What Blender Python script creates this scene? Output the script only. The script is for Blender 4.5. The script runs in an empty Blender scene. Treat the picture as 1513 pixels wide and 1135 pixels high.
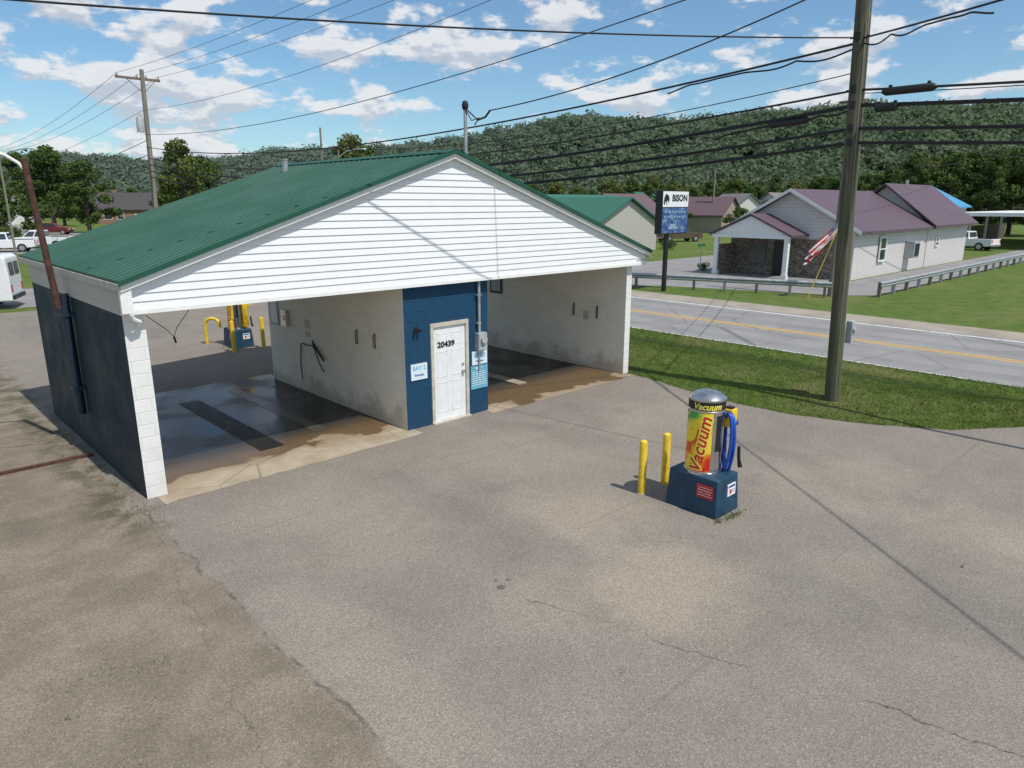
import bpy, bmesh, math, random
import numpy as np
from mathutils import Vector, Matrix
random.seed(7); RNG=np.random.default_rng(11)
scene=bpy.context.scene
COL=scene.collection
R=math.radians

# ------------------------------------------------------------------ materials
class NT:
    def __init__(s,name):
        s.m=bpy.data.materials.new(name); s.m.use_nodes=True
        s.t=s.m.node_tree; s.t.nodes.clear()
        s.out=s.t.nodes.new('ShaderNodeOutputMaterial')
    def n(s,typ,ins=None,**a):
        nd=s.t.nodes.new(typ)
        for k,v in a.items(): setattr(nd,k,v)
        if ins:
            for k,v in ins.items(): s.set(nd.inputs[k],v)
        return nd
    def set(s,sock,v):
        if isinstance(v,bpy.types.NodeSocket): s.t.links.new(v,sock)
        elif v is not None:
            if isinstance(v,(tuple,list)) and len(v)==3 and sock.type=='RGBA': v=(*v,1)
            sock.default_value=v
    def pos(s): return s.n('ShaderNodeNewGeometry').outputs['Position']
    def obj(s): return s.n('ShaderNodeTexCoord').outputs['Object']
    def sep(s,v):
        o=s.n('ShaderNodeSeparateXYZ',{0:v}).outputs; return o[0],o[1],o[2]
    def comb(s,x,y,z=0.0): return s.n('ShaderNodeCombineXYZ',{0:x,1:y,2:z}).outputs[0]
    def noise(s,scale,vec=None,detail=4,rough=.55,dist=0):
        return s.n('ShaderNodeTexNoise',{'Vector':vec,'Scale':scale,'Detail':detail,'Roughness':rough,'Distortion':dist}).outputs['Fac']
    def math(s,op,a,b=None,c=None,clamp=False):
        nd=s.n('ShaderNodeMath',operation=op,use_clamp=clamp); s.set(nd.inputs[0],a)
        if b is not None: s.set(nd.inputs[1],b)
        if c is not None: s.set(nd.inputs[2],c)
        return nd.outputs[0]
    def mr(s,v,a,b,c=0.,d=1.,smooth=True):
        nd=s.n('ShaderNodeMapRange',{0:v,1:a,2:b,3:c,4:d},interpolation_type='SMOOTHSTEP' if smooth else 'LINEAR')
        return nd.outputs[0]
    def mix(s,f,a,b,blend='MIX'):
        nd=s.n('ShaderNodeMix',data_type='RGBA',blend_type=blend)
        s.set(nd.inputs[0],f); s.set(nd.inputs[6],a); s.set(nd.inputs[7],b); return nd.outputs[2]
    def ramp(s,f,stops,interp='LINEAR'):
        nd=s.n('ShaderNodeValToRGB',{0:f}); cr=nd.color_ramp; cr.interpolation=interp
        while len(cr.elements)<len(stops): cr.elements.new(.5)
        for e,(p,c) in zip(cr.elements,stops):
            e.position=p; e.color=(*c,1) if len(c)==3 else c
        return nd.outputs[0]
    def bump(s,h,strength=.3,dist=.02,normal=None):
        return s.n('ShaderNodeBump',{'Height':h,'Strength':strength,'Distance':dist,'Normal':normal}).outputs[0]
    def bsdf(s,color,rough=.6,metal=0.,normal=None,spec=.5,emis=None,estr=0):
        b=s.n('ShaderNodeBsdfPrincipled',{'Base Color':color,'Roughness':rough,'Metallic':metal,'Normal':normal,'Specular IOR Level':spec})
        if emis is not None: s.set(b.inputs['Emission Color'],emis); b.inputs['Emission Strength'].default_value=estr
        s.t.links.new(b.outputs[0],s.out.inputs[0]); return b

def simple(name,c,rough=.5,metal=0.,var=.12,scale=6,spec=.5,bump=0.,bscale=40):
    t=NT(name); p=t.obj()
    n=t.noise(scale,p,5)
    f=t.mr(n,.3,.7,0,1)
    lo=tuple(x*(1-var) for x in c); hi=tuple(min(1,x*(1+var)) for x in c)
    col=t.mix(f,lo,hi)
    nm=t.bump(t.noise(bscale,p,3),bump,.01) if bump else None
    t.bsdf(col,t.mr(n,.3,.7,max(.05,rough-.08),min(1,rough+.08)),metal,nm,spec)
    return t.m

M={}
M['white_paint']=simple('white_paint',(.80,.80,.78),.45,var=.04)
M['cream']=simple('cream_trim',(.50,.47,.40),.6,var=.14)
M['door_white']=simple('door_white',(.76,.77,.77),.4,var=.04)
M['black']=simple('black_plastic',(.012,.012,.013),.45)
M['hookgrey']=simple('dull_grey_metal',(.06,.055,.05),.6)
M['cable']=simple('cable_rubber',(.012,.012,.014),.6)
M['thinwire']=simple('aluminium_wire',(.08,.08,.09),.5)
M['steel']=simple('stainless_steel',(.62,.62,.62),.22,1.,var=.08,scale=3)
M['galv']=simple('galvanised_steel',(.42,.44,.45),.5,.6,var=.12)
M['grey_box']=simple('grey_enamel',(.38,.40,.41),.45)
M['rust']=simple('rusty_pipe',(.10,.045,.032),.8,.2,var=.4,scale=9)
M['yellow']=simple('yellow_paint',(.74,.50,.03),.45,var=.16,scale=9)
M['bluehose']=simple('blue_hose',(.01,.08,.42),.35)
M['yellowhose']=simple('yellow_hose',(.75,.5,.02),.4)
M['navy']=simple('navy_concrete_paint',(.008,.046,.088),.6,var=.3,scale=5,bump=.4,bscale=30)
M['navypipe']=simple('navy_pipe',(.006,.022,.042),.5)
M['redsign']=simple('red_sign',(.42,.02,.015),.4,var=.04)
M['whitesign']=simple('white_sign',(.75,.78,.80),.4,var=.03)
M['bluesign']=simple('blue_sign',(.13,.38,.52),.45,var=.05)
M['ltbluesign']=simple('pale_blue_sign',(.66,.76,.82),.45,var=.05)
M['screenmark']=simple('screen_mark',(.25,.33,.45),.45,var=.2)
M['inkblue']=simple('ink_blue',(.02,.07,.30),.5,var=.02)
M['inkltblue']=simple('ink_light_blue',(.12,.40,.62),.5,var=.02)
M['ink']=simple('ink_black',(.01,.01,.01),.5,var=.02)
M['inkwhite']=simple('ink_white',(.8,.8,.8),.5,var=.02)
M['inkred']=simple('ink_red',(.55,.012,.01),.4,var=.05)
M['inkyellow']=simple('ink_yellow',(.85,.72,.10),.4,var=.05)
M['glass']=simple('window_glass',(.03,.04,.05),.06,0.,var=.1,spec=.8)
M['tyre']=simple('tyre_rubber',(.015,.015,.015),.85)
M['rim']=simple('wheel_rim',(.45,.45,.46),.35,.8)
M['carwhite']=simple('white_car_paint',(.75,.76,.77),.25,var=.03)
M['carbrown']=simple('brown_car_paint',(.10,.075,.05),.3,var=.05)
M['carred']=simple('dark_red_car_paint',(.12,.015,.018),.3,var=.05)
M['lampred']=simple('red_lamp',(.4,.01,.01),.3)
M['lampclear']=simple('clear_lamp',(.7,.7,.68),.15)
M['green_sign']=simple('green_sign',(.01,.16,.07),.4)
M['roofblue']=simple('blue_metal_roof',(.06,.28,.50),.45,var=.08)
M['rooffar']=simple('grey_shingle',(.18,.17,.17),.85,var=.2,scale=20)
M['roofplumfar']=simple('plum_shingle',(.12,.075,.09),.8,var=.15,scale=12)
M['roofdark']=simple('dark_shingle',(.06,.055,.055),.85,var=.2,scale=20)
M['roofgreenfar']=simple('green_shingle',(.03,.13,.09),.6,var=.1)
M['beamwood']=simple('crossarm_wood',(.17,.13,.10),.85,var=.25,scale=12)
M['fencebrown']=simple('brown_fence',(.12,.08,.055),.8,var=.3,scale=8)
M['bark']=simple('tree_bark',(.085,.065,.048),.9,var=.35,scale=6,bump=.6,bscale=14)

def m_siding(name,c,pitch=None,var=.05):
    t=NT(name); p=t.obj(); n=t.noise(2.5,p,6,.6)
    _,_,z=t.sep(p)
    col=t.mix(t.mr(n,.42,.72,0,.5),c,tuple(x*(1-var*3) for x in c))
    nm=None
    if pitch:
        w=t.math('FRACT',t.math('DIVIDE',z,pitch)); line=t.mr(w,.0,.12,0,1)
        col=t.mix(line,tuple(x*.55 for x in c),col); nm=t.bump(w,.6,.02)
    t.bsdf(col,.5,normal=nm); return t.m
M['white_siding']=m_siding('white_vinyl_siding',(.80,.81,.82),var=.025)
M['beige_siding']=m_siding('beige_siding',(.48,.46,.41),.2)
M['church_siding']=m_siding('pale_siding',(.66,.63,.61),.2)
M['white_siding_far']=m_siding('white_house_siding',(.66,.66,.64),.2)
M['tan_siding']=m_siding('tan_siding',(.38,.32,.26),.2)

def m_block(name,c,grime=0.,mortar=.8,strength=.35,gcol=(.20,.13,.075),spec=.3):
    t=NT(name); p=t.pos(); x,y,z=t.sep(p)
    v=t.comb(t.math('ADD',x,y),z,0.)
    b=t.n('ShaderNodeTexBrick',{'Vector':v,'Color1':(1,1,1,1),'Color2':(.95,.95,.95,1),'Mortar':(mortar,mortar,mortar,1),'Scale':1.,'Mortar Size':.008,'Mortar Smooth':.6,'Brick Width':.4,'Row Height':.2})
    n=t.noise(1.4,p,7,.62); n2=t.noise(14,p,4); sp=t.noise(7.5,p,5,.7)
    col=t.mix(1.,c,b.outputs[0],'MULTIPLY')
    col=t.mix(t.mr(n,.48,.74,0,.28),col,tuple(k*.72 for k in c))
    if grime>0:
        g=t.math('ADD',z,t.math('MULTIPLY',t.math('SUBTRACT',n,.5),-1.8))
        col=t.mix(t.mr(g,.0,.6,grime,0),col,gcol)
        st=t.noise(1.,t.comb(t.math('MULTIPLY',t.math('ADD',x,y),7.),t.math('MULTIPLY',z,.8),0.),5,.6)
        col=t.mix(t.mr(st,.60,.82,0,grime*.4),col,gcol)
        col=t.mix(t.mr(sp,.68,.74,0,grime*.9),col,gcol)
    h=t.math('ADD',t.math('MULTIPLY',b.outputs[1],-1.),t.math('MULTIPLY',n2,.35))
    t.bsdf(col,t.mr(n,.3,.7,.5,.75),normal=t.bump(h,strength,.015),spec=spec); return t.m
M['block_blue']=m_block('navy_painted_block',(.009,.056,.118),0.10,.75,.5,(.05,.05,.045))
M['block_blue_shade']=m_block('navy_painted_block_shaded',(.008,.029,.044),0.25,.75,.5,(.03,.035,.03))  # same navy paint as block_blue, wall shade put into the darker colour
M['block_white']=m_block('white_painted_block',(.84,.80,.70),.5,.88,.35,(.24,.16,.09))
M['block_white_clean']=m_block('white_painted_block_end',(.78,.78,.75),.12,.9,.4)
M['block_cream']=m_block('cream_painted_block',(.50,.48,.42),.1,.85,.4)
def m_brick():
    t=NT('red_brick'); p=t.pos(); x,y,z=t.sep(p); v=t.comb(t.math('ADD',x,y),z,0.)
    b=t.n('ShaderNodeTexBrick',{'Vector':v,'Color1':(.28,.10,.065,1),'Color2':(.21,.075,.05,1),'Mortar':(.3,.27,.23,1),'Scale':1.,'Mortar Size':.01,'Brick Width':.22,'Row Height':.075})
    t.bsdf(b.outputs[0],.8); return t.m
M['brick']=m_brick()
def m_stone():
    t=NT('stacked_stone'); p=t.pos(); x,y,z=t.sep(p); v=t.comb(t.math('ADD',x,y),t.math('MULTIPLY',z,2.2),0.)
    vo=t.n('ShaderNodeTexVoronoi',{'Vector':v,'Scale':4.5})
    c=t.ramp(t.sep(vo.outputs['Color'])[0],[(0,(.11,.09,.075)),(.5,(.21,.17,.135)),(1,(.32,.28,.23))])
    e=t.n('ShaderNodeTexVoronoi',{'Vector':v,'Scale':4.5},feature='DISTANCE_TO_EDGE')
    c=t.mix(t.mr(e.outputs[0],0,.06,0,1),(.06,.05,.04),c)
    t.bsdf(c,.85,normal=t.bump(e.outputs[0],.6,.05)); return t.m
M['stone']=m_stone()

def m_metalroof(name,c,pitch,axis,rough=.38,spec=.5):
    t=NT(name); p=t.pos(); x,y,z=t.sep(p); a=x if axis=='x' else y
    n=t.noise(.9,p,6,.6)
    st=t.noise(1.,t.comb(t.math('MULTIPLY',x,1.0 if axis=='y' else 9.),t.math('MULTIPLY',y,9. if axis=='y' else 1.0),0.),5)
    col=t.mix(t.mr(n,.35,.7,0,.5),c,tuple(k*.82 for k in c))
    col=t.mix(t.mr(st,.5,.78,0,.22),col,tuple(min(1,k*1.35+.012) for k in c))
    w=t.math('FRACT',t.math('DIVIDE',a,pitch)); rib=t.math('SUBTRACT',t.mr(w,0,.06,0,1),t.mr(w,.12,.18,0,1))
    col=t.mix(t.math('MULTIPLY',rib,.25),col,tuple(k*.6 for k in c))
    t.bsdf(col,t.mr(n,.3,.7,rough-.05,rough+.12),0.,t.bump(rib,.3,.02),spec); return t.m
M['roof_green']=m_metalroof('green_metal_roof',(.017,.088,.057),.115,'y',.5,.3)
M['roof_purple']=m_metalroof('plum_metal_roof',(.118,.078,.100),.4,'x',.5,.3)

def m_label():
    t=NT('vacuum_label_print'); p=t.obj(); x,y,z=t.sep(p)
    n=t.noise(4,p,2,.4,1.2); n2=t.noise(11,p,3,.5,2.)
    k=t.math('ADD',z,t.math('ADD',t.math('MULTIPLY',n,.6),t.math('MULTIPLY',y,1.5)))
    Y=(.85,.66,.03);RR=(.60,.02,.012);O=(.82,.25,.01);G=(.06,.36,.07);B=(.02,.12,.20)
    col=t.ramp(t.mr(k,.55,2.25,0,1,False),[(0,Y),(.08,RR),(.20,RR),(.27,O),(.33,Y),(.42,Y),(.50,O),(.56,RR),(.60,Y),(.68,Y),(.75,(.5,.6,.06)),(.80,G),(.88,G),(.92,Y),(.96,B),(1,B)],'LINEAR')
    col=t.mix(t.mr(n2,.62,.67,0,.7),col,RR)
    t.bsdf(col,.3,normal=t.bump(t.noise(8,p,2),.05,.01)); return t.m
M['label']=m_label()
def m_screen():
    t=NT('sign_led_screen'); p=t.obj(); x,y,z=t.sep(p)
    n=t.noise(3.2,p,5,.65)
    col=t.ramp(n,[(0,(.01,.02,.06)),(.42,(.02,.06,.20)),(.55,(.07,.13,.28)),(.68,(.20,.27,.36)),(.8,(.03,.06,.14))])
    t.bsdf(col,.3,emis=col,estr=.1); return t.m
M['screen']=m_screen()
def m_flag():
    t=NT('striped_flag_cloth'); uv=t.n('ShaderNodeTexCoord').outputs['UV']; x,y,_=t.sep(uv)
    s=t.math('GREATER_THAN',t.math('FRACT',t.math('MULTIPLY',y,6.5)),.5)
    col=t.mix(s,(.42,.02,.03),(.72,.70,.68))
    can=t.math('MULTIPLY',t.math('LESS_THAN',x,.38),t.math('GREATER_THAN',y,.46))
    st=t.n('ShaderNodeTexVoronoi',{'Vector':t.comb(t.math('MULTIPLY',x,26.),t.math('MULTIPLY',y,18.)),'Scale':1.,'Randomness':0.})
    cc=t.mix(t.math('LESS_THAN',st.outputs[0],.24),(.02,.03,.14),(.7,.7,.7))
    t.bsdf(t.mix(can,col,cc),.8); return t.m
M['flag']=m_flag()
def m_wood():
    t=NT('weathered_pole_wood'); p=t.obj(); x,y,z=t.sep(p)
    v=t.comb(t.math('MULTIPLY',x,14.),t.math('MULTIPLY',y,14.),t.math('MULTIPLY',z,.7))
    n=t.noise(1.5,v,6,.65)
    col=t.ramp(n,[(.25,(.03,.032,.018)),(.5,(.095,.092,.056)),(.75,(.22,.195,.14))])
    col=t.mix(t.mr(z,0,8,.5,.1),col,(.055,.072,.033))
    t.bsdf(col,.85,normal=t.bump(n,.7,.02)); return t.m
M['polewood']=m_wood()
def m_greywood():
    t=NT('grey_pole_wood'); p=t.obj(); x,y,z=t.sep(p)
    v=t.comb(t.math('MULTIPLY',x,10.),t.math('MULTIPLY',y,10.),t.math('MULTIPLY',z,.7))
    n=t.noise(1.5,v,6,.65)
    t.bsdf(t.ramp(n,[(.2,(.12,.105,.085)),(.8,(.30,.27,.23))]),.85); return t.m
M['greywood']=m_greywood()

def m_asphalt_lot():
    t=NT('weathered_asphalt'); p=t.pos(); x,y,z=t.sep(p)
    big=t.noise(.22,p,6,.6); mid=t.noise(1.1,p,7,.6); warp=t.noise(.9,p,6,.6)
    fine=t.noise(42,p,3,.7); vo=t.n('ShaderNodeTexVoronoi',{'Vector':p,'Scale':95.}); grain=t.sep(vo.outputs['Color'])[0]
    base=t.mix(t.mr(mid,.28,.75),(.212,.187,.162),(.248,.221,.192))
    base=t.mix(t.mr(big,.42,.64,0,.5),base,(.272,.238,.198))
    dust=None
    wn=t.math('MULTIPLY',t.math('SUBTRACT',warp,.5),2.0)
    for (a,b,rx,ry,am) in [(7.3,6.3,1.2,1.3,.40),(6.6,4.4,1.3,1.3,.48),(5.6,5.0,1.2,1.0,.25),(11.6,4.2,1.7,1.3,.36),(11.0,1.6,1.2,1.3,.42),(8.6,2.6,.8,.7,.2),(12.4,8.4,2.4,1.2,.25),(4.6,8.6,1.4,2.0,.25),(9.0,8.8,2.5,1.3,.2),(3.1,5.6,.7,2.4,.25)]:
        dx=t.math('DIVIDE',t.math('SUBTRACT',x,a),rx); dy=t.math('DIVIDE',t.math('SUBTRACT',y,b),ry)
        d=t.math('SQRT',t.math('ADD',t.math('MULTIPLY',dx,dx),t.math('MULTIPLY',dy,dy)))
        k=t.mr(t.math('ADD',d,wn),.25,1.25,am,0)
        dust=k if dust is None else t.math('MAXIMUM',dust,k)
    base=t.mix(dust,base,(.405,.342,.258))
    gs=t.noise(.55,t.comb(t.math('MULTIPLY',x,1.0),t.math('MULTIPLY',y,.5),4.),6,.6)
    base=t.mix(t.mr(gs,.52,.70,0,.42),base,(.165,.148,.132))
    sx=t.math('ADD',x,t.math('MULTIPLY',t.math('SUBTRACT',t.noise(1.1,p,6,.58),.5),.42))
    left=t.mr(sx,2.58,2.70,1,0,False)
    lc=t.mix(t.mr(mid,.3,.7),(.185,.155,.118),(.262,.222,.170))
    lc=t.mix(t.mr(t.noise(.5,p,5,.6),.48,.72,0,.6),lc,(.128,.106,.080))
    lc=t.mix(t.mr(t.noise(2.6,p,5,.7),.60,.72,0,.5),lc,(.32,.28,.225))
    base=t.mix(left,base,lc)
    seam=t.math('MULTIPLY',t.mr(t.math('ABSOLUTE',t.math('SUBTRACT',sx,2.66)),.004,.035,1,0),t.mr(t.noise(2.5,p,3),.40,.60,.1,.6))
    seam=t.math('MULTIPLY',seam,t.mr(y,11.,11.3,1,0))
    base=t.mix(seam,base,(.07,.06,.05))
    mw=t.math('MULTIPLY',t.mr(t.math('ABSOLUTE',t.math('SUBTRACT',x,2.45)),.1,.7,1,0),t.mr(y,9.,11.,0,1)); mw=t.math('MULTIPLY',mw,t.mr(t.noise(2.,p,5,.6),.42,.6,0,.75))
    base=t.mix(mw,base,(.085,.08,.045))
    cn=t.math('MULTIPLY',t.math('SUBTRACT',t.noise(1.6,p,8,.65),.5),.55)
    def crack(expr,w,lo,hi,var,am):
        m=t.mr(t.math('ABSOLUTE',t.math('ADD',expr,cn)),w*.3,w,am,0)
        m=t.math('MULTIPLY',m,t.mr(t.noise(1.3,p,3),.38,.50))
        return t.math('MULTIPLY',m,t.math('MULTIPLY',t.mr(var,lo,lo+.3),t.mr(var,hi-.3,hi,1,0)))
    c1=crack(t.math('SUBTRACT',t.math('ADD',x,t.math('MULTIPLY',y,.3)),6.73),.015,-3.,5.4,y,.75)
    c2=crack(t.math('SUBTRACT',y,9.6),.010,3.,14.,x,.35)
    c3=crack(t.math('SUBTRACT',t.math('SUBTRACT',x,t.math('MULTIPLY',y,.15)),1.1),.012,2.,16.,y,.4)
    for c in (c1,c2,c3): base=t.mix(c,base,(.06,.053,.045))
    # straight paving joints
    for yy in (9.1,6.0,3.1):
        j=t.mr(t.math('ABSOLUTE',t.math('ADD',t.math('SUBTRACT',y,yy),t.math('MULTIPLY',cn,.08))),.0,.04,.26,0)
        base=t.mix(t.math('MULTIPLY',j,t.mr(big,.4,.6,.3,1)),base,(.11,.10,.088))
    for (a,b,r_) in ((5.12,5.59,.07),(5.3,5.66,.035),(5.18,5.75,.03)):
        dd=t.n('ShaderNodeVectorMath',{0:t.comb(x,y,0.),1:(a,b,0)},operation='DISTANCE').outputs['Value']
        base=t.mix(t.mr(t.math('ADD',dd,t.math('MULTIPLY',wn,.03)),r_*.4,r_,.65,0),base,(.05,.045,.04))
    base=t.mix(1.,base,t.ramp(grain,[(0,(.66,.66,.66)),(.5,(.98,.98,.98)),(.88,(1.1,1.09,1.07)),(1,(1.5,1.46,1.40))]),'MULTIPLY')
    base=t.mix(1.,base,t.ramp(fine,[(.3,(.82,.82,.82)),(.6,(1.07,1.07,1.07))]),'MULTIPLY')
    h=t.math('ADD',t.math('MULTIPLY',grain,.5),t.math('ADD',fine,t.math('MULTIPLY',mid,1.5)))
    t.bsdf(base,.9,normal=t.bump(h,.35,.010),spec=.2); return t.m
M['asphalt_lot']=m_asphalt_lot()
def m_road(name,c1,c2,tracks=None):
    t=NT(name); p=t.pos(); x,y,z=t.sep(p)
    n=t.noise(.6,p,6,.6); f=t.noise(30,p,3,.7)
    col=t.mix(t.mr(n,.3,.7),c1,c2)
    if tracks:
        for tx in tracks:
            k=t.mr(t.math('ABSOLUTE',t.math('SUBTRACT',x,tx)),.1,.5,.3,0); col=t.mix(k,col,tuple(v*.7 for v in c1))
        cr=t.n('ShaderNodeTexVoronoi',{'Vector':p,'Scale':.35},feature='DISTANCE_TO_EDGE').outputs[0]
        col=t.mix(t.mr(cr,.0,.012,.6,0),col,(.07,.07,.07))
    col=t.mix(1.,col,t.ramp(f,[(.3,(.85,.85,.85)),(.7,(1.12,1.12,1.12))]),'MULTIPLY')
    t.bsdf(col,.85,normal=t.bump(f,.4,.01),spec=.3); return t.m
M['road']=m_road('road_asphalt',(.235,.23,.225),(.285,.28,.27),(21.9,23.5,25.6,27.2))
M['parking']=m_road('parking_asphalt',(.22,.21,.21),(.28,.27,.265))
M['shoulder']=m_road('shoulder_concrete',(.27,.235,.19),(.36,.32,.26))
def m_mark(name,c):
    t=NT(name); p=t.pos(); n=t.noise(5,p,6,.7)
    t.bsdf(t.mix(t.mr(n,.48,.66,0,.7),c,(.24,.23,.22)),.7); return t.m
M['mark_yellow']=m_mark('yellow_road_paint',(.66,.38,.04)); M['mark_white']=m_mark('white_road_paint',(.72,.72,.70))
def m_floor():
    t=NT('wet_concrete_floor'); p=t.pos(); x,y,z=t.sep(p)
    n=t.noise(.75,p,5,.5,.4); n2=t.noise(3,p,6,.65)
    dry=t.mix(t.mr(n2,.3,.7),(.34,.285,.21),(.42,.365,.28))
    dry=t.mix(t.mr(t.noise(1.0,p,4,.5),.46,.66,0,.7),dry,(.26,.20,.13))
    d=t.math('ADD',t.math('SUBTRACT',y,11.75),t.math('MULTIPLY',t.math('SUBTRACT',n,.5),3.2))
    d=t.math('SUBTRACT',d,t.mr(x,9.,10.5,0,-.5,False))
    wet=t.mr(d,.0,.16,0,1)
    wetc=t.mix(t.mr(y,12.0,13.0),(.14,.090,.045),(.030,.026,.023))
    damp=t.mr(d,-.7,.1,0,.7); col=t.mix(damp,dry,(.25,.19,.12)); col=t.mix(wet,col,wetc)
    cr=t.n('ShaderNodeTexVoronoi',{'Vector':p,'Scale':.45},feature='DISTANCE_TO_EDGE').outputs[0]
    col=t.mix(t.mr(cr,0,.007,.45,0),col,(.06,.05,.04))
    pud=t.mr(t.noise(.8,p,4,.5),.38,.66,.15,.40)
    rr=t.math('ADD',t.math('MULTIPLY',wet,t.math('SUBTRACT',pud,.85)),.85)
    t.bsdf(col,rr,normal=t.bump(n2,t.math('SUBTRACT',.25,t.math('MULTIPLY',wet,.18)),.01),spec=.25); return t.m
M['floor']=m_floor()
M['concrete']=m_road('pale_concrete',(.28,.24,.18),(.36,.32,.25))
M['wetconcrete']=simple('damp_concrete_strip',(.075,.062,.05),.35,var=.3,scale=3)
M['grate']=simple('wet_trench_steel',(.016,.014,.012),.5,.1,var=.4,bump=.4)
def m_grass(name,a,b,c,sc=1.,ditch=None):
    t=NT(name); p=t.pos(); n=t.noise(.12*sc,p,6,.6); n2=t.noise(1.5*sc,p,6,.65); n3=t.noise(22,p,3,.7)
    col=t.mix(t.mr(n2,.35,.7),a,b); col=t.mix(t.mr(n,.45,.68,0,.7),col,c)
    if ditch:
        x,_,_=t.sep(p); dd=t.math('ADD',t.math('ABSOLUTE',t.math('SUBTRACT',x,ditch)),t.math('MULTIPLY',t.math('SUBTRACT',n2,.5),.8))
        col=t.mix(t.mr(dd,.1,.6,.75,0),col,(.035,.065,.013))
    col=t.mix(1.,col,t.ramp(n3,[(.3,(.6,.6,.6)),(.7,(1.3,1.3,1.3))]),'MULTIPLY')
    t.bsdf(col,.95,normal=t.bump(t.math('ADD',n3,n2),.8,.06),spec=.15); return t.m
M['grass']=m_grass('field_grass',(.085,.138,.026),(.135,.19,.045),(.19,.19,.07))
M['verge']=m_grass('verge_grass',(.07,.115,.020),(.12,.17,.038),(.19,.17,.075),3,19.3)
M['forestfloor']=m_grass('forest_floor',(.05,.085,.038),(.065,.10,.045),(.06,.09,.042))
def m_leaf(name,a,b,c,scale=.35,tr=.25,haze_tint=None,ditch=None):
    t=NT(name); p=t.pos(); n=t.noise(scale,p,4,.6); n2=t.noise(scale*9,p,3,.7)
    oi=t.n('ShaderNodeObjectInfo').outputs['Random']
    col=t.mix(t.mr(n,.35,.65),a,b); col=t.mix(t.mr(n2,.5,.75,0,.7),col,c)
    if ditch:
        x,_,_=t.sep(p); dd=t.math('ADD',t.math('ABSOLUTE',t.math('SUBTRACT',x,ditch)),t.math('MULTIPLY',t.math('SUBTRACT',n,.5),.8))
        col=t.mix(t.mr(dd,.1,.6,.75,0),col,(.04,.075,.015))
    if haze_tint is None: col=t.mix(t.math('MULTIPLY',oi,.35),col,c)
    else:
        _,yy,_=t.sep(p); col=t.mix(t.mr(yy,40,420,.12,.65),col,haze_tint)  # distance haze painted into the leaf colour, paler and bluer as y grows
    d=t.n('ShaderNodeBsdfPrincipled',{'Base Color':col,'Roughness':.75,'Specular IOR Level':.15})
    tl=t.n('ShaderNodeBsdfTranslucent',{'Color':col})
    mx=t.n('ShaderNodeMixShader',{0:tr,1:d.outputs[0],2:tl.outputs[0]})
    t.t.links.new(mx.outputs[0],t.out.inputs[0]); return t.m
M['leaf']=m_leaf('tree_leaves',(.050,.088,.024),(.088,.14,.035),(.12,.17,.05))
M['leafyellow']=m_leaf('light_tree_leaves',(.085,.12,.03),(.13,.16,.045),(.17,.18,.07))
M['leafforest']=m_leaf('hazed_forest_leaves',(.095,.145,.070),(.135,.185,.088),(.165,.205,.11),.07,.4,(.155,.205,.175))  # leaf tones lightened and tinted to imitate haze over the hills
M['blade']=m_leaf('grass_blades',(.09,.14,.025),(.14,.20,.045),(.21,.21,.08),1.2,.3,None,19.3)

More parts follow.
